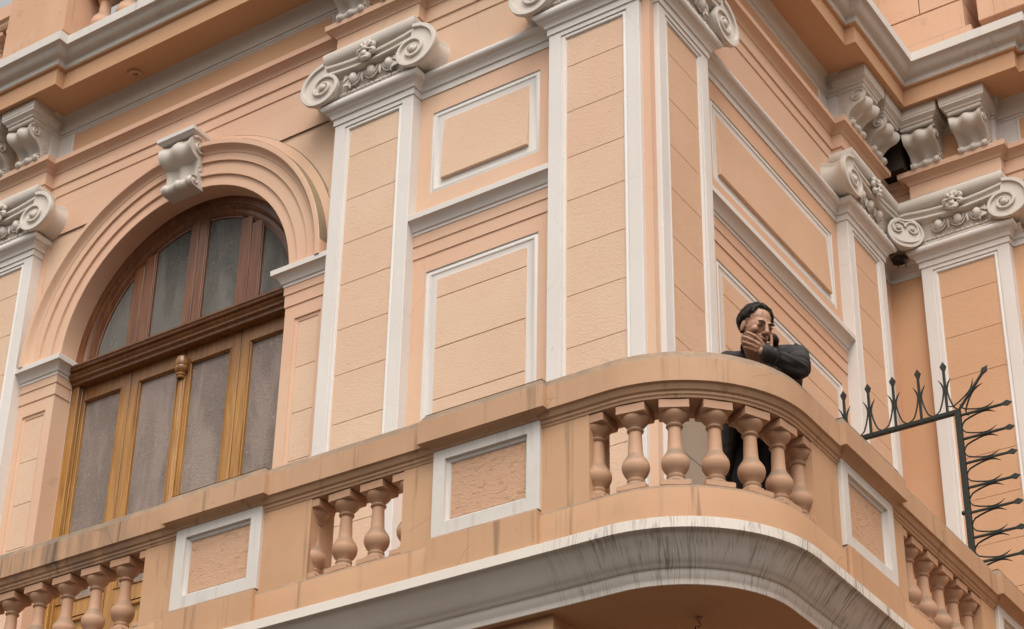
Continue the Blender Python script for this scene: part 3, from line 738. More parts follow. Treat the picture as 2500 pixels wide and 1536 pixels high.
def capital(u0, u1, mt, left=True, right=True, extL=0.0, extR=0.0):
    uc = (u0+u1)/2; zc = 11.192; vo = 0.43
    xa = uc-vo if left else u0-extL
    xb = uc+vo if right else u1+extR
    # body band: abacus, channel and echinus bed
    m = MB(); n = 24
    rows = []
    secs = [(0.085, 11.060), (0.132, 11.062), (0.140, 11.072), (0.140, 11.090), (0.134, 11.096), (0.132, 11.112), (0.124, 11.118), (0.130, 11.16), (0.140, 11.20), (0.150, 11.240), (0.152, 11.255)]
    for k in range(n+1):
        x = xa+(xb-xa)*k/n
        e = abs((x-uc)/(vo))
        lift = 0.040*min(1.0, e)**2.0
        r = [(x, -o, z) for o, z in secs]
        for o, z in ((0.186, 11.262+lift), (0.206, 11.266+lift), (0.212, 11.274+lift), (0.210, 11.288+lift), (0.198, 11.292+lift), (0.184, 11.300+lift), (0.180, 11.318+lift), (0.190, 11.332+lift), (0.206, 11.336+lift), (0.210, 11.344+lift), (0.208, 11.360+lift), (0.12, 11.372+lift), (0.085, 11.372+lift)):
            r.append((x, -o, z))
        rows.append(r)
    m.quadgrid(rows); m.poly(rows[0]); m.poly(rows[-1])
    cb = build(m, 'capital', M['ornament'], bld, mt, smooth=35)
    # abacus: rounded bar
    m = MB(); a0 = uc-0.345 if left else u0-extL; a1 = uc+0.345 if right else u1+extR
    m.sweep([(a0, 0.02), (a0, -0.125), (a1, -0.125), (a1, 0.02)] if (left and right) else ([(a0, 0.02), (a0, -0.125), (a1, -0.125)] if left else [(a0, -0.125), (a1, -0.125), (a1, 0.02)]),
            [(-0.04, 11.400), (0.03, 11.402), (0.062, 11.410), (0.084, 11.428), (0.096, 11.452), (0.100, 11.480), (0.098, 11.508), (0.088, 11.520), (0.0, 11.526)])
    build(m, 'abacus', M['ornament'], cb, mt, smooth=40)
    if left: place('volute', vL, M['ornament'], cb, mt @ T(uc-vo, -0.222, zc))
    if right: place('volute', vR, M['ornament'], cb, mt @ T(uc+vo, -0.222, zc))
    for k in (-1, 0, 1):
        place('egg', egg_me, M['ornament'], cb, mt @ T(uc+k*0.172, -0.158, 11.212))
    for k in (-0.5, 0.5): place('dart', dart_me, M['ornament'], cb, mt @ T(uc+k*0.172, -0.160, 11.195))
    for s in (-1, 1):
        if (s < 0 and left) or (s > 0 and right):
            place('acanthus_leaf', leaf_me, M['ornament'], cb, mt @ T(uc+s*0.262, -0.165, 11.205) @ Matrix.Scale(-s, 4, (1, 0, 0)) @ Matrix.Rotation(-0.9, 4, 'Y'))
            place('acanthus_leaf', leaf_me, M['ornament'], cb, mt @ T(uc+s*0.262, -0.165, 11.165) @ Matrix.Scale(-s, 4, (1, 0, 0)) @ Matrix.Rotation(-0.2, 4, 'Y'))
    place('rosette', ros_me, M['ornament'], cb, mt @ T(uc, -0.235, 11.362) @ Matrix.Scale(1.3, 4))
    # bead and reel
    m = MB(); x = xa+0.02; q = 0
    while x < xb-0.02:
        if q % 3 == 0: m.ellipsoid((x+0.022, -0.141, 11.104), (0.030, 0.012, 0.012), 8, 6); x += 0.058
        else: m.ellipsoid((x, -0.141, 11.104), (0.006, 0.015, 0.015), 8, 5); x += 0.014
        q += 1
    br = build(m, 'bead_and_reel', M['ornament'], cb, mt, smooth=60); br['kind'] = 'stuff'
    return cb
capital(-6.75, -6.00, FRONT); capital(-2.71, -1.96, FRONT); capital(-0.748, 0.0, FRONT); capital(0.0, 0.733, SIDE)
capital(3.13, 3.88, SIDE, right=False, extR=0.16)
cw = capital(0.32, 1.10, WING, left=False, extL=0.10)
place('heart_volute', hv, M['ornament'], cw, Matrix.Translation((0.285, 3.965, 11.175)) @ Matrix.Rotation(PI/4, 4, 'Z'))
# nest rubble, then a dark box painting shade into the inner-corner notch
m = MB()
for k in range(9): m.ellipsoid((0.17+random.uniform(-.05, .05), 4.08+random.uniform(-.05, .05), 10.985+random.uniform(-.02, .02)), (0.03, 0.03, 0.014), 6, 4)
for k in range(12):
    q = Vector((0.17+random.uniform(-.05, .05), 4.08+random.uniform(-.05, .05), 10.97)); m.tube([q, q+Vector((random.uniform(-.05, .05), random.uniform(-.05, .05), random.uniform(-.05, .02)))], 0.003, 4)
nb = build(m, 'nest_rubble', M['dark'], bld); nb['kind'] = 'stuff'
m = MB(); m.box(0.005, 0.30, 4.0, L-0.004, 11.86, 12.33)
build(m, 'cavity_shade_box', M['dark'], bld)

# ------------------------------------------------------------------ attic above the cornice
at = MB(); at.sweep([(-9, 0.05), (-6.82, 0.05), (-6.82, -0.19), (-5.97, -0.19), (-5.97, 0.05), (-2.78, 0.05), (-2.78, -0.19), (-1.9, -0.19), (-1.9, 0.05), (0.10, 0.05), (0.10, 4.30), (0.25, 4.30), (0.25, 4.16), (1.0, 4.16), (1.0, 4.30), (6, 4.30)][:],
    [(-0.02, 12.75), (0.0, 12.76), (0.0, 13.26), (-0.012, 13.28), (-0.30, 13.30)])
build(at, 'attic_plinth', M['attic'], bld)
ab = MB()
sq = 0.155
ab.box(-sq/1.1, sq/1.1, -sq/1.1, sq/1.1, 0, 0.05, 0.006)
ab.lathe([(0.115, 0.05), (0.12, 0.065), (0.10, 0.08), (0.062, 0.095), (0.060, 0.11), (0.072, 0.118), (0.066, 0.13), (0.10, 0.155), (0.122, 0.195), (0.124, 0.24), (0.105, 0.30), (0.070, 0.35), (0.056, 0.38), (0.052, 0.50), (0.070, 0.515), (0.072, 0.53), (0.060, 0.54), (0.085, 0.57), (0.115, 0.60)], 22)
ab.box(-sq/1.1, sq/1.1, -sq/1.1, sq/1.1, 0.60, 0.66, 0.006)
abm = ab.mesh('attic_baluster', 40)
xx = [-6.93-0.33*k for k in range(6)] + [-5.86+0.33*k for k in range(10)]
for x in xx: place('attic_baluster', abm, M['attic'], bld, T(x, 0.17, 13.28))
for a0, a1 in ((-9, -6.79), (-5.99, -2.75)):
    m = MB(); m.sweep([(a0, 0.02), (a1, 0.02)], [(-0.30, 13.94), (0.0, 13.94), (0.02, 13.97), (0.02, 14.0), (0.05, 14.02), (0.05, 14.18), (-0.35, 14.2)], True, True); build(m, 'attic_rail', M['attic'], bld)
for a0, a1 in ((-6.79, -5.99), (-2.75, -1.93)):
    m = MB(); m.box(a0, a1, -0.17, 0.30, 13.27, 14.3); build(m, 'attic_pedestal', M['attic'], bld)
    m = MB(); m.sweep([(a0, 0.3), (a0, -0.17), (a1, -0.17), (a1, 0.3)], [(0.0, 13.27), (0.02, 13.27), (0.02, 13.30), (0.0, 13.31)]); build(m, 'pedestal_foot', M['attic'], bld)
# ashlar attic block over the inner corner
for (x0, x1, z0, z1) in ((0.02, 0.93, 13.30, 13.62), (0.02, 0.52, 13.628, 14.2), (0.528, 0.93, 13.628, 14.2), (1.06, 2.0, 13.30, 13.62), (1.06, 2.0, 13.63, 14.2), (0.02, 0.93, 14.21, 14.8)):
    m = MB(); m.box(x0, x1, 4.20, 4.7, z0, z1, 0.006); build(m, 'attic_block', M['attic'], bld)
for (y0, y1, z0, z1) in ((1.2, 2.6, 13.30, 14.4), (2.607, 4.19, 13.30, 14.4)):
    m = MB(); m.box(-0.5, 0.015, y0, y1, z0, z1, 0.006); build(m, 'attic_block', M['attic'], bld)
m = MB(); m.box(0.5, 1.5, 4.72, 4.9, 12.8, 15); build(m, 'attic_wall', M['attic'], bld)

# ------------------------------------------------------------------ arched window
win = build((lambda mm: (mm.poly([(-5.62, 0.45, 6.0), (-3.1, 0.45, 6.0), (-3.1, 0.45, 11.0), (-5.62, 0.45, 11.0)]), mm)[1])(MB()), 'arched_window', M['dark'], bld)
def arcsw(prof, name, par=win, mat=None, half=PI, zoff=AZ):
    m = MB(); m.quadgrid([[(AX+r*math.cos(half*k/60), y, zoff+r*math.sin(half*k/60)) for k in range(61)] for r, y in prof])
    return build(m, name, mat or M['wood'], par, smooth=35)
arcsw([(1.225, 0.17), (1.150, 0.17), (1.146, 0.185), (1.138, 0.190), (1.130, 0.205), (1.122, 0.21)], 'outer_frame')
arcsw([(1.124, 0.205), (1.118, 0.215), (1.085, 0.215), (1.080, 0.225), (1.068, 0.222), (1.062, 0.235), (1.052, 0.238), (1.048, 0.265)], 'sash_frame')
# straight side frames
for sgn in (-1, 1):
    m = MB(); x = AX+sgn*1.215
    m.sweep([(x, 0.17), (x-sgn*0.075, 0.17), (x-sgn*0.09, 0.19), (x-sgn*0.09, 0.25)] if False else [(0, 0), (1, 0)], [(0, 0)]) if False else None
    xs = sorted((x, x-sgn*0.085)); m.box(xs[0], xs[1], 0.17, 0.30, 6.0, 9.62, 0.004)
    xs = sorted((x-sgn*0.086, x-sgn*0.100)); m.box(xs[0], xs[1], 0.20, 0.30, 6.0, 9.62, 0.003)
    build(m, 'door_jamb', M['wood'], win)
m = MB(); m.sweep([(-5.585, 0.0), (-3.155, 0.0)], [(-0.26, 9.545), (-0.150, 9.548), (-0.146, 9.572), (-0.118, 9.580), (-0.114, 9.596), (-0.100, 9.606), (-0.092, 9.622), (-0.106, 9.628), (-0.106, 9.636), (-0.082, 9.644), (-0.076, 9.662), (-0.066, 9.668), (-0.064, 9.682), (-0.080, 9.692), (-0.26, 9.720)])
build(m, 'transom', M['wood'], win, smooth=30)
GL = [(-1.09, -0.695), (-0.475, -0.075), (0.075, 0.475), (0.695, 1.09)]
def stile(x0, x1, z0, z1, name='stile'):
    m = MB(); m.box(AX+x0, AX+x1, 0.222, 0.27, z0, z1, 0.003); build(m, name, M['wood'], win)
def bead_frame(x0, x1, z0, z1):
    m = MB(); m.ring(AX+x0-0.022, AX+x1+0.022, z0-0.022, z1+0.022, [(0, -0.222), (0.004, -0.212), (0.010, -0.214), (0.012, -0.224), (0.018, -0.228), (0.022, -0.246)], field=False)
    build(m, 'glazing_bead', M['wood'], win, smooth=40)
for i, (a, b_) in enumerate(GL):
    # lower leaf
    lo, hi = (a-0.03 if i == 0 else (GL[i-1][1]+a)/2+0.004), (b_+0.03 if i == 3 else (b_+GL[i+1][0])/2-0.004)
    stile(lo, a-0.0, 6.2, 9.60); stile(b_, hi, 6.2, 9.60)
    for z0, z1 in ((9.415, 9.62), (7.45, 7.575), (6.2, 6.45)):
        m = MB(); m.box(AX+a, AX+b_, 0.2225, 0.27, z0, z1); build(m, 'door_rail', M['wood'], win)
    bead_frame(a, b_, 7.60, 9.40)
    m = MB(); m.ring(AX+a, AX+b_, 6.47, 7.44, [(0, -0.225), (0.01, -0.212), (0.03, -0.216), (0.035, -0.24), (0.09, -0.245), (0.10, -0.232)], field=True); build(m, 'door_panel', M['wood'], win, smooth=40)
    m = MB(); m.box(AX+a-0.005, AX+b_+0.005, 0.247, 0.252, 7.57, 9.43); build(m, 'pane', M['glass_low'], win)
# lunette mullions and panes
for i, (a, b_) in enumerate(GL):
    if i in (0, 3):
        e = -0.665-0.0 if i == 0 else 0.665
        s = -1 if i == 0 else 1
    a2, b2 = a+0.02*(i in (1, 2)), b_-0.0
def zt(x, r=1.052): return AZ+math.sqrt(max(0.0, r*r-x*x))
LG = [(-1.05, -0.695), (-0.475, -0.085), (0.085, 0.475), (0.695, 1.05)]
for i, (a, b_) in enumerate(LG):
    pts = [(a, 9.68), (b_, 9.68)] + [(b_+(a-b_)*k/14, zt(b_+(a-b_)*k/14, 1.06)) for k in range(15)]
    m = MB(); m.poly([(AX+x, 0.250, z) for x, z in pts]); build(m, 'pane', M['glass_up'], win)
for c0 in (-0.585, 0.0, 0.585):
    h_ = 0.110 if c0 else 0.085
    for s in (-1, 1):
        m = MB(); x0, x1 = sorted((c0+s*0.003, c0+s*h_))
        zz = min(zt(x0, 1.09), zt(x1, 1.09))
        m.box(AX+x0, AX+x1, 0.222, 0.27, 9.66, zz, 0.003)
        xe = c0+s*h_; x0, x1 = sorted((xe, xe+s*0.014)); m.box(AX+x0, AX+x1, 0.228, 0.27, 9.66, zt(xe+s*0.014, 1.07), 0.002)
        build(m, 'mullion', M['wood'], win)
# glass head pieces of the sash ring are hidden behind the arc; centre post with turned finial
m = MB()
for dx in (-0.022, 0, 0.022): m.lathe([(0.014 if dx else 0.020, 6.2), (0.014 if dx else 0.020, 9.36)], 10, (AX+dx, 0.215))
m.lathe([(0.022, 9.27), (0.036, 9.275), (0.038, 9.285), (0.030, 9.292), (0.040, 9.300), (0.042, 9.312), (0.034, 9.318), (0.052, 9.335), (0.060, 9.362), (0.056, 9.376), (0.060, 9.382), (0.058, 9.42), (0.046, 9.46), (0.02, 9.475), (0.0, 9.478)], 18, (AX, 0.195))
build(m, 'centre_post', M['wood'], win, smooth=40)

# ------------------------------------------------------------------ balcony
YF, XS = -1.29, 1.225
CX, CY, CR = 0.43, -0.495, 0.795
ARC = [(CX+CR*math.sin(t), CY-CR*math.cos(t)) for t in [PI/2*k/28 for k in range(29)]]
X_L = -8.2
PEDF = [(-6.70, -5.99), (-2.745, -2.04), (-0.745, -0.01)]
PEDS = [(0.0, 0.735), (2.47, 3.18)]
Y_END = L-0.0
full = [(X_L, YF)] + ARC + [(XS, Y_END)]
# cornice and soffit
cprof = [(-0.01, 6.118), (0.046, 6.108), (0.058, 6.100), (0.060, 6.040), (0.050, 6.032), (0.040, 6.030), (0.024, 6.012), (0.000, 5.985), (-0.026, 5.950), (-0.048, 5.918), (-0.066, 5.898), (-0.080, 5.886), (-0.084, 5.878), (-0.096, 5.872), (-0.100, 5.862), (-0.106, 5.838), (-0.116, 5.826), (-0.120, 5.815), (-0.122, 5.790)]
m = MB(); m.sweep(full, cprof); build(m, 'balcony_cornice', M['run_white'], balc, smooth=40)
def offset_path(path, o):
    mb = MB(); mb.sweep(path, [(o, 0)]); return [(v[0], v[1]) for v in mb.v]
op = offset_path(full, -0.12)
m = MB(); m.poly([(x, y, 5.792) for x, y in op] + [(-0.0, Y_END, 5.792), (0.0, 0.0, 5.792), (X_L, 0.0, 5.792)])
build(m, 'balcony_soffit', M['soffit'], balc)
m = MB(); m.poly([(x, y, 6.2) for x, y in offset_path(full, -0.05)] + [(-0.0, Y_END, 6.2), (0.0, 0.0, 6.2), (X_L, 0.0, 6.2)])
build(m, 'balcony_floor', M['greybeige'], balc)
# plinth: separate lengths, pedestal lengths slightly proud
def seg_front(a, b, ext=0): return [(a, YF), (b, YF)]
pl_h = (6.10, 6.325)
def plinth(path, o, zt_=6.325, mat='balc'):
    m = MB(); m.sweep(path, [(-0.26, 6.10), (o, 6.10), (o, zt_-0.030), (o-0.005, zt_-0.016), (o-0.019, zt_-0.002), (-0.26, zt_+0.004)], True, True); build(m, 'balcony_plinth', M[mat], balc, smooth=35)
g_ = 0.002
front_gaps = [(X_L, PEDF[0][0]), (PEDF[0][1], PEDF[1][0]), (PEDF[1][1], PEDF[2][0])]
for a, b_ in front_gaps:
    n = max(1, round((b_-a)/1.1))
    for k in range(n): plinth([(a+(b_-a)*k/n+g_, YF), (a+(b_-a)*(k+1)/n-g_, YF)], 0.004)
curve = [(PEDF[2][1]-0.012, YF)] + ARC + [(XS, PEDS[0][0]+0.012)]
plinth(curve, 0.006)
plinth([(XS, PEDS[0][1]), (XS, PEDS[1][0])], 0.004); plinth([(XS, PEDS[1][1]), (XS, Y_END)], 0.004)
def pedestal(mt, w):
    """local x 0..w, -y out"""
    m = MB(); m.box(0, w, 0.045, 0.27, 6.345, 6.93); p = build(m, 'pedestal', M['balc'], balc, mt)
    m = MB(); m.sweep([(0, 0.26), (0, -0.03), (w, -0.03), (w, 0.26)], [(0.004, 6.10), (0.004, 6.325), (-0.010, 6.343), (-0.03, 6.346)]); build(m, 'pedestal_foot', M['balc'], p, mt)
    fr = MB(); fr.ring(0.0, w, 6.346, 6.924, [(0, -0.05), (0, 0.004), (0.003, 0.007), (0.084, 0.007), (0.086, -0.004), (0.088, -0.012), (0.100, -0.014), (0.106, -0.018), (0.110, -0.026), (0.116, -0.036)], field=False)
    build(fr, 'panel_frame', M['old_white'], p, mt, smooth=35)
    f = MB(); f.ring(0.110, w-0.110, 6.456, 6.814, [(0, -0.036), (0.004, -0.026)], field=True); build(f, 'stucco_panel', M['balc_rough'], p, mt)
    c = MB(); c.sweep([(0.012, 0.28), (0.012, 0.0), (w-0.012, 0.0), (w-0.012, 0.28)], [(-0.0, 6.895), (0.004, 6.900), (0.014, 6.905), (0.020, 6.915), (0.034, 6.926), (0.044, 6.932), (0.060, 6.938), (0.080, 6.942), (0.080, 7.080), (0.076, 7.090), (0.052, 7.132), (0.042, 7.140), (-0.05, 7.144)])
    c.poly([(-0.04, 0.28, 7.139), (-0.04, -0.05, 7.139), (w+0.04, -0.05, 7.139), (w+0.04, 0.28, 7.139)])
    build(c, 'pedestal_cap', M['balc_rail'], p, mt, smooth=18)
for a, b_ in PEDF: pedestal(T(a, YF), b_-a)
for a, b_ in PEDS: pedestal(T(XS, a) @ RZ90, b_-a)
railprof = [(-0.25, 6.860), (-0.016, 6.860), (-0.012, 6.872), (-0.004, 6.880), (-0.002, 6.894), (0.010, 6.902), (0.018, 6.918), (0.024, 6.930), (0.040, 6.938), (0.040, 7.082), (0.036, 7.092), (0.012, 7.134), (0.002, 7.142), (-0.25, 7.146)]
def rail(path):
    m = MB(); m.sweep(path if len(path) > 2 else [(path[0][0]-0.012*(path[0][1] == path[1][1]), path[0][1]-0.012*(path[0][0] == path[1][0])), (path[1][0]+0.012*(path[0][1] == path[1][1]), path[1][1]+0.012*(path[0][0] == path[1][0]))], railprof, True, True); build(m, 'rail', M['balc_rail'], balc, smooth=18)
for a, b_ in front_gaps: rail([(a, YF), (b_, YF)])
rail(curve); rail([(XS, PEDS[0][1]), (XS, PEDS[1][0])]); rail([(XS, PEDS[1][1]), (XS, Y_END)])
# solid dado beside the pedestals
def ext(path, e=0.012):
    (x0, y0), (x1, y1) = path[0], path[1]; L0 = math.hypot(x1-x0, y1-y0)
    (x2, y2), (x3, y3) = path[-2], path[-1]; L1 = math.hypot(x3-x2, y3-y2)
    return [(x0-(x1-x0)/L0*e, y0-(y1-y0)/L0*e)] + list(path[1:-1]) + [(x3+(x3-x2)/L1*e, y3+(y3-y2)/L1*e)]
def dado(path, e0=0, e1=0):
    m = MB(); m.sweep(path, [(-0.24, 6.30), (-0.020, 6.30), (-0.020, 6.885), (-0.24, 6.885)], True, True); build(m, 'dado', M['balc'], balc, smooth=35)
OPF = [(-5.66, -3.025), (-1.665, -0.975)]
EE = 0.012
dado([(X_L, YF), (PEDF[0][0]+EE, YF)]); dado([(PEDF[0][1]-EE, YF), (OPF[0][0], YF)]); dado([(OPF[0][1], YF), (PEDF[1][0]+EE, YF)])
dado([(PEDF[1][1]-EE, YF), (OPF[1][0], YF)]); dado([(OPF[1][1], YF), (PEDF[2][0]+EE, YF)])
# corner opening: along arc length
def arclen_pt(s):
    """s measured from x=0 on the front, round the arc; returns point and outward angle"""
    s1 = CX; s2 = s1+CR*PI/2
    if s < s1: return (s, YF, 0.0)
    if s < s2:
        t = (s-s1)/CR; return (CX+CR*math.sin(t), CY-CR*math.cos(t), t)
    return (XS, CY+(s-s2), PI/2)
S_TOT = CX+CR*PI/2-CY
SO0, SO1 = 0.300, 1.835
dado([(PEDF[2][1]-EE, YF), (SO0, YF)])
dado([arclen_pt(SO1)[:2], (XS, PEDS[0][0]+EE)])
dado([(XS, PEDS[0][1]-EE), (XS, 0.94)]); dado([(XS, 2.215), (XS, PEDS[1][0]+EE)]); dado([(XS, PEDS[1][1]-EE), (XS, Y_END)])
# baluster
b = MB(); sq = 0.084
b.box(-0.084, 0.084, -0.084, 0.084, 0, 0.036, 0.004)
b.lathe([(0.074, 0.034), (0.077, 0.042), (0.070, 0.051), (0.058, 0.058), (0.050, 0.068), (0.046, 0.074), (0.050, 0.080), (0.051, 0.088), (0.044, 0.096), (0.046, 0.104), (0.062, 0.122), (0.074, 0.146), (0.078, 0.170), (0.075, 0.192), (0.064, 0.214), (0.051, 0.232), (0.044, 0.246), (0.041, 0.262), (0.038, 0.330), (0.036, 0.386), (0.045, 0.391), (0.048, 0.398), (0.044, 0.405), (0.038, 0.410), (0.042, 0.418), (0.055, 0.430), (0.070, 0.448), (0.078, 0.466), (0.079, 0.478)], 28)
b.box(-0.084, 0.084, -0.084, 0.084, 0.474, 0.530, 0.004)
bal_me = b.mesh('baluster', 42)
def put_bal(x, y, ang):
    s_ = random.uniform(-0.03, 0.03)
    place('baluster', bal_me, M['baluster'], balc, Matrix.Translation((x, y, 6.328)) @ Matrix.Rotation(ang+s_, 4, 'Z'))
BO = 0.108
for k in range(4): put_bal(-1.70+0.24*k, YF+BO, 0)
for k in range(11): put_bal(-3.0-0.262*k, YF+BO, 0)
for k in range(6): put_bal(XS-BO, 0.93+0.2455*k, PI/2)
NB = 6
for k in range(NB+1):
    s = 0.302+0.2535*k
    x, y, t = arclen_pt(s); put_bal(x-BO*math.sin(t), y+BO*math.cos(t), t)
# supports under the soffit
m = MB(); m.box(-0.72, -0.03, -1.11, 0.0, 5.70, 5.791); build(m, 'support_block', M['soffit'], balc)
m = MB(); m.box(-0.74, -0.035, -1.07, 0.0, 5.2, 5.70); build(m, 'support_pier', M['ornament'], balc)
m = MB(); m.lathe([(0.018, 0), (0.02, -0.01), (0.008, -0.015), (0.006, -0.03)], 10); m.tube([(0, 0, -0.03), (0.012, 0, -0.045), (0, 0, -0.06), (-0.012, 0, -0.045)], 0.004, 6)
hk = build(m, 'hook', M['balc'], balc, T(0.62, -0.653, 5.79))

# ------------------------------------------------------------------ hanging lantern (only its cap shows at the bottom edge)
LX, LY = 0.60, -0.66
ln = thing('hanging_lantern', (LX, LY, 5.2), 'black lantern cap hanging below the curved balcony at the bottom edge', 'lantern')
m = MB(); m.lathe([(0.0, 5.716), (0.02, 5.712), (0.028, 5.700), (0.03, 5.690), (0.06, 5.670), (0.075, 5.62), (0.08, 5.58), (0.0, 5.58)], 18, (LX, LY)); build(m, 'lantern_cap', M['black'], ln, smooth=35)
m = MB(); m.tube([(LX, LY, 5.74), (LX, LY, 5.71)], 0.004, 6)
m.lathe([(0.06, 5.58), (0.075, 5.56), (0.05, 5.26), (0.03, 5.22), (0.0, 5.20)], 6, (LX, LY)); build(m, 'lantern_cage', M['black'], ln)

# ------------------------------------------------------------------ spiked divider
YG = 2.70
gr = thing('spiked_grille', (1.0, YG, 6.2), 'dark green wrought iron divider with spikes fanning upward and outward behind the balcony rail', 'grille')
m = MB(); m.box(0.02, 1.035, YG-0.02, YG+0.02, 8.548, 8.580, 0.003); m.box(0.995, 1.035, YG-0.021, YG+0.021, 6.2, 8.5795, 0.003)
m.box(0.02, 0.05, YG-0.02, YG+0.02, 6.2, 8.56, 0.003)
build(m, 'frame', M['iron'], gr)
m = MB()
for k in range(4): m.box(0.06+0.0*k, 1.0, YG-0.008, YG+0.008, 6.55+0.22*k*0+0.0, 6.57) if k == 0 else None
for k in range(6): m.tube([(0.14+0.145*k, YG, 6.2), (0.14+0.145*k, YG, 7.25)], 0.009, 6)
build(m, 'lower_bars', M['iron'], gr)
m = MB(); m.ellipsoid((0.985, YG-0.012, 7.745), (0.016, 0.016, 0.018), 8, 6); build(m, 'bolt', M['iron'], gr)
def spike_mesh():
    m = MB(); Lh = 0.435
    m.box(-0.009, 0.009, -0.009, 0.009, 0, Lh-0.075, 0.002)
    b0 = len(m.v)
    ringa = [(-0.010, -0.008, Lh-0.078), (0.010, -0.008, Lh-0.078), (0.010, 0.008, Lh-0.078), (-0.010, 0.008, Lh-0.078)]
    ringb = [(-0.024, -0.009, Lh-0.040), (0.024, -0.009, Lh-0.040), (0.024, 0.009, Lh-0.040), (-0.024, 0.009, Lh-0.040)]
    ringc = [(-0.002, -0.002, Lh), (0.002, -0.002, Lh), (0.002, 0.002, Lh), (-0.002, 0.002, Lh)]
    m.quadgrid([ringa, ringb, ringc], closed_u=True); m.poly(ringc)
    return m.mesh('spike', 25)
spk = spike_mesh()
def curl_mesh(sgn, gap=0.0985):
    m = MB()
    pts = []
    # from the middle between two spikes on the bar, sweeping up along the spike and flicking outwards
    ctrl = [(sgn*gap, 0.010), (sgn*gap*0.80, 0.014), (sgn*gap*0.55, 0.035), (sgn*0.036, 0.080), (sgn*0.022, 0.130), (sgn*0.013, 0.180), (sgn*0.013, 0.215), (sgn*0.024, 0.252), (sgn*0.048, 0.292)]
    m.tube([(x, 0.004*sgn, z) for x, z in ctrl], [0.0055, 0.0065, 0.0075, 0.008, 0.008, 0.008, 0.0085, 0.0075, 0.002], 6, flat=0.8)
    return m.mesh('curl', 50)
cl, cr_ = curl_mesh(-1), curl_mesh(1)
def put_spike(x, z, ang, scale=1.0, curls=(1, 1)):
    X = Matrix.Translation((x, YG, z)) @ Matrix.Rotation(ang, 4, 'Y') @ Matrix.Scale(scale, 4)
    s = place('spike', spk, M['iron'], gr, X)
    if curls[0]: place('curl', cl, M['iron'], s, X)
    if curls[1]: place('curl', cr_, M['iron'], s, X)
for x in (0.136, 0.336, 0.536, 0.737, 0.938): put_spike(x, 8.575, 0.0)
put_spike(1.015, 8.565, math.radians(39), 0.93)
for k in range(7): put_spike(1.03, 8.530-0.1975*k, math.radians(90), 0.90)

# ------------------------------------------------------------------ potted plant behind the balusters
pp = thing('potted_plant', (0.62, 2.95, 6.2), 'dark leafy plant in a grey pot glimpsed between the right-hand balusters', 'plant')
m = MB(); m.lathe([(0.0, 6.2), (0.10, 6.2), (0.15, 6.58), (0.165, 6.58), (0.165, 6.62), (0.13, 6.62), (0.12, 6.58), (0, 6.57)], 18, (0.62, 2.95)); build(m, 'pot', M['pot'], pp, smooth=35)
m = MB()
for k in range(26):
    a = random.uniform(0, 2*PI); l_ = random.uniform(0.25, 0.55); t = random.uniform(0.15, 0.8)
    rows = []
    for q in range(6):
        s = q/5; r = l_*s*math.sin(t)*1.0; z = 6.58+l_*s*math.cos(t)*1.3-0.12*s*s*l_; w_ = 0.028*math.sin(PI*min(0.98, s*0.9+0.08))
        cx_, cy_ = 0.62+r*math.cos(a), 2.95+r*math.sin(a)
        rows.append([(cx_-w_*math.sin(a), cy_+w_*math.cos(a), z), (cx_, cy_, z-0.008), (cx_+w_*math.sin(a), cy_-w_*math.cos(a), z)])
    m.quadgrid(rows)
fo = build(m, 'foliage', M['leaf'], pp, smooth=60); fo['kind'] = 'stuff'

# ------------------------------------------------------------------ the man on the balcony
FX, SX = Vector((0.5, -0.866, 0)), Vector((0.866, 0.5, 0))      # forward, his left
MBASE = Vector((0.74, -0.10, 6.20))
man = thing('person', tuple(MBASE), 'man in dark coat leaning on the curved balcony rail with one hand over his mouth', 'person')
def W(s, f, z): return MBASE + SX*s + FX*f + Vector((0, 0, z))
def capsule(m, p, q, r1, r2, seg=14, fl=1.0):
    p, q = Vector(p), Vector(q); d = (q-p).normalized(); n = 6
    pts, rad = [], []
    for k in range(n): a = PI/2*(1-k/n); pts.append(p-d*r1*math.sin(a)); rad.append(max(1e-4, r1*math.cos(a)))
    pts.append(p); rad.append(r1); pts.append(q); rad.append(r2)
    for k in range(1, n+1): a = PI/2*k/n; pts.append(q+d*r2*math.sin(a)); rad.append(max(1e-4, r2*math.cos(a)))
    m.tube(pts, rad, seg, True, fl)
def remeshed(mb, name, voxel, smooth_it, mat, parent, disp=None):
    me = bpy.data.meshes.new(name); me.from_pydata(mb.v, [], mb.f)
    bm = bmesh.new(); bm.from_mesh(me); bmesh.ops.remove_doubles(bm, verts=bm.verts, dist=1e-6); bmesh.ops.recalc_face_normals(bm, faces=bm.faces); bm.to_mesh(me); bm.free()
    o = bpy.data.objects.new(name+'_tmp', me); COL.objects.link(o)
    md = o.modifiers.new('r', 'REMESH'); md.mode = 'VOXEL'; md.voxel_size = voxel; md.adaptivity = 0.0
    if smooth_it: sm = o.modifiers.new('s', 'SMOOTH'); sm.factor = 0.5; sm.iterations = smooth_it
    dg = bpy.context.evaluated_depsgraph_get(); dg.update()
    ev = bpy.data.meshes.new_from_object(o.evaluated_get(dg)); ev.name = name
    bpy.data.objects.remove(o); bpy.data.meshes.remove(me)
    if disp:
        nr = [v.normal.copy() for v in ev.vertices]; cs = [v.co+nr[v.index]*disp(v.co) for v in ev.vertices]
        ev.vertices.foreach_set('co', [q for c_ in cs for q in c_])
    ev.shade_smooth()
    return place(name, ev, mat, parent)
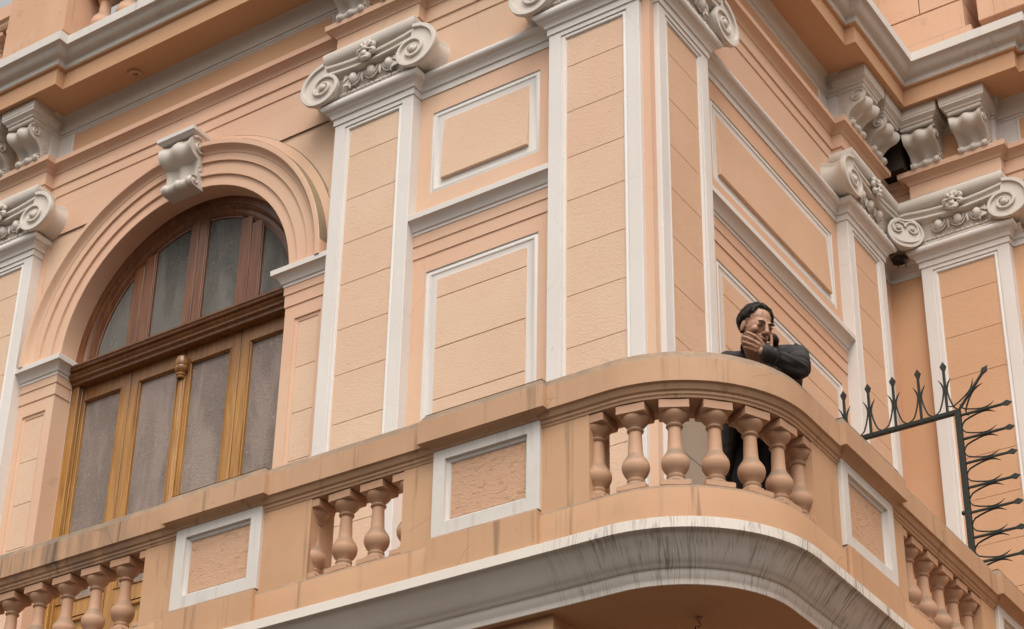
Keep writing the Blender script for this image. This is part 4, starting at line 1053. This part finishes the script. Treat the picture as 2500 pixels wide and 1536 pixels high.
# head frame
HC = W(-0.014, 0.690, 1.268)
yw, pt = math.radians(34), math.radians(-25)
hf = (FX*math.cos(yw)+SX*math.sin(yw)); hs_ = (SX*math.cos(yw)-FX*math.sin(yw))
hfw = hf*math.cos(pt)+Vector((0, 0, math.sin(pt))); hup = Vector((0, 0, 1))*math.cos(pt)-hf*math.sin(pt)
HR = Matrix((hs_, -hfw, hup)).transposed()          # columns: x, y, z axes
# tilt slightly toward his right
HS = 1.13
def H(x, y, z): return HC + HR @ Vector((x*HS, y*HS, z*HS))
def hell(m, c, r, seg=16, rings=12, rot=None):
    R_ = HR.to_3x3() if rot is None else HR.to_3x3() @ rot
    m.ellipsoid(tuple(H(*c)), tuple(x*HS for x in r), seg, rings, R_)
b = MB()
hell(b, (0, 0.020, 0.035), (0.073, 0.092, 0.078))
hell(b, (0, -0.020, -0.010), (0.066, 0.068, 0.085))
hell(b, (0, -0.030, -0.050), (0.056, 0.056, 0.062))
hell(b, (0, -0.062, -0.096), (0.027, 0.024, 0.020))
for s in (-1, 1):
    hell(b, (s*0.030, -0.083, 0.021), (0.024, 0.011, 0.0075)); hell(b, (s*0.044, -0.062, -0.024), (0.020, 0.020, 0.020))
    hell(b, (s*0.031, -0.0745, 0.001), (0.0165, 0.0130, 0.0095))
    hell(b, (s*0.074, 0.010, -0.012), (0.008, 0.017, 0.029)); hell(b, (s*0.0115, -0.096, -0.037), (0.0085, 0.010, 0.007))
capsule(b, H(0, -0.084, 0.014), H(0, -0.107, -0.031), 0.0095*HS, 0.0135*HS)
hell(b, (0, -0.087, -0.060), (0.025, 0.0125, 0.0065)); hell(b, (0, -0.085, -0.073), (0.021, 0.0125, 0.0075)); hell(b, (0, -0.078, -0.052), (0.030, 0.012, 0.012))
capsule(b, H(0, 0.035, -0.060), W(0.0, 0.50, 1.17), 0.052, 0.060)
# torso, legs, arms under the clothes
capsule(b, W(0, 0.0, 0.95), W(0, 0.14, 1.06), 0.125, 0.12); capsule(b, W(0, 0.14, 1.06), W(0, 0.42, 1.12), 0.12, 0.115)
capsule(b, W(-0.16, 0.44, 1.11), W(0.16, 0.44, 1.11), 0.055, 0.055)
for s in (-1, 1):
    capsule(b, W(s*0.09, 0.0, 0.92), W(s*0.105, 0.05, 0.50), 0.082, 0.055); capsule(b, W(s*0.105, 0.05, 0.50), W(s*0.11, 0.0, 0.09), 0.052, 0.036); capsule(b, W(s*0.11, 0.02, 0.04), W(s*0.13, 0.17, 0.03), 0.035, 0.028)
SHL, ELL, WRL = W(0.228, 0.465, 1.205), W(0.228, 0.640, 1.015), W(0.012, 0.775, 1.058)
SHR, ELR, WRR = W(-0.205, 0.46, 1.14), W(-0.24, 0.63, 1.00), W(-0.02, 0.70, 0.985)
capsule(b, SHL, ELL, 0.050, 0.042); capsule(b, ELL, WRL, 0.040, 0.027); capsule(b, SHR, ELR, 0.050, 0.042); capsule(b, ELR, WRR, 0.040, 0.027)
# hand over the mouth: palm, four unequal fingers and the thumb, in the head frame
def HP(x, y, z): return H(x-0.004, y+0.006, z-0.017)
wr = WRL
palm_c = HP(0.004, -0.112, -0.098)
capsule(b, WRL, HP(0.022, -0.118, -0.118), 0.026, 0.024, fl=1.0)
kn = [HP(-0.020, -0.114, -0.066), HP(-0.028, -0.112, -0.084), HP(-0.031, -0.108, -0.101), HP(-0.028, -0.104, -0.117)]
for k_ in kn: capsule(b, HP(0.024, -0.118, -0.112), k_, 0.0185, 0.0112)
tips = [[HP(-0.048, -0.100, -0.048), HP(-0.069, -0.078, -0.038), HP(-0.078, -0.058, -0.034)],
        [HP(-0.058, -0.094, -0.070), HP(-0.079, -0.066, -0.061), HP(-0.085, -0.044, -0.057)],
        [HP(-0.058, -0.090, -0.092), HP(-0.076, -0.062, -0.085), HP(-0.080, -0.042, -0.082)],
        [HP(-0.049, -0.088, -0.112), HP(-0.063, -0.066, -0.108), HP(-0.068, -0.050, -0.106)]]
for k_, t_, r_ in zip(kn, tips, (0.0094, 0.0096, 0.0090, 0.0080)):
    capsule(b, k_, t_[0], r_*1.10, r_); capsule(b, t_[0], t_[1], r_, r_*0.92); capsule(b, t_[1], t_[2], r_*0.92, r_*0.78)
capsule(b, HP(0.028, -0.124, -0.105), HP(0.040, -0.122, -0.075), 0.0150, 0.0115); capsule(b, HP(0.040, -0.122, -0.075), HP(0.041, -0.112, -0.040), 0.0112, 0.0092); capsule(b, HP(0.041, -0.112, -0.040), HP(0.038, -0.103, -0.020), 0.0092, 0.0078)
remeshed(b, 'body', 0.0038, 2, M['skin'], man)
# eyes, lids, brows, lips
for s in (-1, 1):
    m = MB(); hell(m, (s*0.0315, -0.0805, -0.0015), (0.0115, 0.0075, 0.0036)); e = build(m, 'eye', M['eye'], man, smooth=60)
    m = MB(); hell(m, (s*0.0315+0.003, -0.0858, -0.0022), (0.0042, 0.0030, 0.0032)); build(m, 'iris', M['iris'], e, smooth=60)
    m = MB(); m.tube([H(s*0.0315+s*x, -0.0885+abs(x)*0.25, 0.0036-(x*x)*16) for x in (-0.014, -0.008, 0, 0.008, 0.014)], [0.0012, 0.0022, 0.0026, 0.0022, 0.0012], 8); build(m, 'eyelid', M['lidskin'], e, smooth=60)
    m = MB(); m.tube([H(s*x, -0.0935+0.35*(x-0.026)**2*20, 0.0175+0.006*math.sin((x-0.008)/0.045*PI)) for x in (0.010, 0.018, 0.028, 0.038, 0.050)], [0.0016, 0.0030, 0.0030, 0.0024, 0.0010], 8); build(m, 'eyebrow', M['hair'], man, smooth=60)
m = MB(); hell(m, (0, -0.0925, -0.0665), (0.023, 0.0085, 0.0075)); build(m, 'mouth', M['lip'], man, smooth=60)
# hair: cap over the skull with a receding hairline
m = MB(); NR, NS = 34, 48; rows = []
rnd = random.Random(3)
keep = []
for i in range(NR+1):
    th = PI*i/NR*0.80
    row = []
    for k in range(NS):
        a = 2*PI*k/NS
        x, y, z = math.sin(th)*math.sin(a), -math.sin(th)*math.cos(a), math.cos(th)
        ng = 1.0+0.035*math.sin(9*a+4*th)*math.sin(7*th)+rnd.uniform(-0.018, 0.018)
        # hairline: front shrinks inwards under the skin
        fr = max(0.0, -y)                        # 1 at the front
        line = 0.78-0.22*(1-abs(x))*0.0 - 0.10*abs(x)
        under = 1.0
        if y < -0.05:
            lim = 0.76-0.80*max(0, abs(x)-0.45)/0.55
            if z < lim: under = 0.80
        side_lim = -0.34 if y > 0.05 else (-0.16 if y > -0.42 else 0.25)
        if z < side_lim and abs(x) > 0.3 and y <= 0.25: under = min(under, 0.80)
        if z < -0.72: under = 0.86
        rr = (0.083*ng, 0.104*ng, 0.092*ng)
        p = H(x*rr[0]*under, 0.021+y*rr[1]*under, 0.034+z*rr[2]*under)
        row.append(p)
    rows.append(row)
m.quadgrid(rows, closed_u=True)
for q in range(420):            # locks combed back over the cap
    i0 = rnd.randint(2, 22); k0 = rnd.randrange(NS)
    pts = []
    for t_ in range(4):
        i1 = min(NR, i0+t_*2) ; p0 = rows[i1][(k0+rnd.choice((0, 0, 1)))%NS]
        cdir = (Vector(p0)-HC).normalized()
        pts.append(Vector(p0)+cdir*(0.0015+rnd.uniform(-0.001, 0.0025)))
    i_y = rows[i0][k0]; loc_ = HR.transposed() @ (Vector(i_y)-HC)
    if (Vector(rows[i0][k0])-HC).length < 0.088 : continue
    if loc_.y < -0.055*HS: continue
    m.tube(pts, [0.0035, 0.0042, 0.0036, 0.0012], 5)
build(m, 'hair', M['hair'], man, smooth=70)
# coat
c = MB()
capsule(c, W(0, 0.02, 0.98), W(0, 0.15, 1.055), 0.165, 0.155); capsule(c, W(0, 0.15, 1.055), W(0, 0.40, 1.10), 0.155, 0.140)
capsule(c, W(-0.175, 0.45, 1.165), W(0.195, 0.45, 1.200), 0.080, 0.070); capsule(c, W(0.0, 0.48, 1.195), W(0.19, 0.46, 1.218), 0.085, 0.062); capsule(c, W(0.17, 0.42, 1.13), W(0.16, 0.30, 1.06), 0.10, 0.10)
capsule(c, SHL, ELL, 0.072, 0.055); capsule(c, ELL, WRL+(ELL-WRL)*0.20, 0.055, 0.046); capsule(c, SHR, ELR, 0.080, 0.064); capsule(c, ELR, WRR, 0.060, 0.045)
for k in range(14):     # upright collar
    a0, a1 = -2.5+5.0*k/14, -2.5+5.0*(k+1)/14
    def CP(a): return W(0.012, 0.515, 1.20)+SX*0.093*math.sin(a)+FX*(-0.070*math.cos(a)+0.03)+Vector((0, 0, 0.045+0.018*math.sin(a)))
    capsule(c, CP(a0), CP(a1), 0.024, 0.024, 8)
capsule(c, WRL+(ELL-WRL)*0.30+Vector((0, 0, 0.002)), WRL+(ELL-WRL)*0.10, 0.051, 0.046)
ax = (ELL-SHL).normalized()
def wrinkle(p):
    e = (p-ELL).length; g_ = math.exp(-(e/0.17)**2)
    u = (p-SHL).dot(ax)
    return 0.0025*math.sin(p.x*50+3*math.sin(p.z*31)+p.y*20)*math.sin(p.z*41+p.y*33) + 0.0085*g_*math.sin(u*100+4*math.sin(p.z*26+p.x*12)) + 0.003*math.sin(u*60+p.z*40+2*math.sin(p.x*30))
for s in (-1, 1):      # hanging open fronts of the coat
    rows = []
    for k in range(9):
        t = k/8
        rows.append((W(s*(0.150+0.045*t), 0.16-0.10*t, 0.98-0.40*t), 0.060-0.02*t))
    for k in range(8): capsule(c, rows[k][0], rows[k+1][0], rows[k][1]*0.9, rows[k+1][1]*0.9, 10)
    for k in range(8): capsule(c, rows[k][0]-FX*0.13, rows[k+1][0]-FX*0.13, 0.07, 0.07, 10)
capsule(c, W(-0.10, -0.10, 0.95), W(-0.11, -0.12, 0.62), 0.10, 0.09); capsule(c, W(0.10, -0.10, 0.95), W(0.11, -0.12, 0.62), 0.10, 0.09)
remeshed(c, 'coat', 0.0055, 3, M['coat'], man, wrinkle)
t = MB()
capsule(t, W(0, 0.0, 0.93), W(0, 0.06, 1.0), 0.150, 0.14)
for s in (-1, 1):
    capsule(t, W(s*0.088, 0.0, 0.92), W(s*0.105, 0.055, 0.50), 0.100, 0.072); capsule(t, W(s*0.105, 0.055, 0.50), W(s*0.11, 0.0, 0.10), 0.070, 0.058)
remeshed(t, 'trousers', 0.007, 3, M['trousers'], man)
m = MB(); m.tube([WRL+(ELL-WRL)*0.12, WRL+(ELL-WRL)*0.018, WRL+(ELL-WRL)*-0.005], [0.042, 0.040, 0.030], 18); build(m, 'shirt_cuff', M['shirt'], man, smooth=60)
m = MB(); bp = WRL+(ELL-WRL)*0.30+FX*0.043+Vector((0, 0, -0.002))+Vector((0, 0, 0.018))
m.ellipsoid(tuple(bp), (0.010, 0.010, 0.010), 12, 8); build(m, 'coat_button', M['pot'], man, smooth=60)
fa = (WRL-ELL).normalized(); q1 = (FX-fa*FX.dot(fa)).normalized(); q2 = fa.cross(q1)
cc = WRL+(ELL-WRL)*0.30
m = MB(); m.tube([cc+q1*0.0535*math.cos(a)+q2*0.0535*math.sin(a) for a in [-1.9+3.4*k/20 for k in range(21)]], 0.0085, 8, True, 0.45); build(m, 'cuff_strap', M['coat'], man, smooth=60)
m = MB(); m.tube([SHL+q2*0.0+Vector((0, 0, 0.074))+FX*0.02-SX*0.01, SHL+Vector((0, 0, 0.055))+FX*0.052, SHL+FX*0.076+Vector((0, 0, 0.01)), SHL+FX*0.075+Vector((0, 0, -0.05))], 0.004, 6); build(m, 'shoulder_seam', M['coat'], man, smooth=60)
m = MB(); m.box(-0.02, 0.02, -0.005, 0.005, -0.014, 0.014, 0.002); build(m, 'belt_buckle', M['pot'], man, Matrix.Translation(W(0.0, 0.17, 0.97)))
for s in (-1, 1):
    m = MB(); capsule(m, W(s*0.11, -0.02, 0.035), W(s*0.135, 0.20, 0.03), 0.045, 0.038); build(m, 'shoe', M['black'], man, smooth=60)
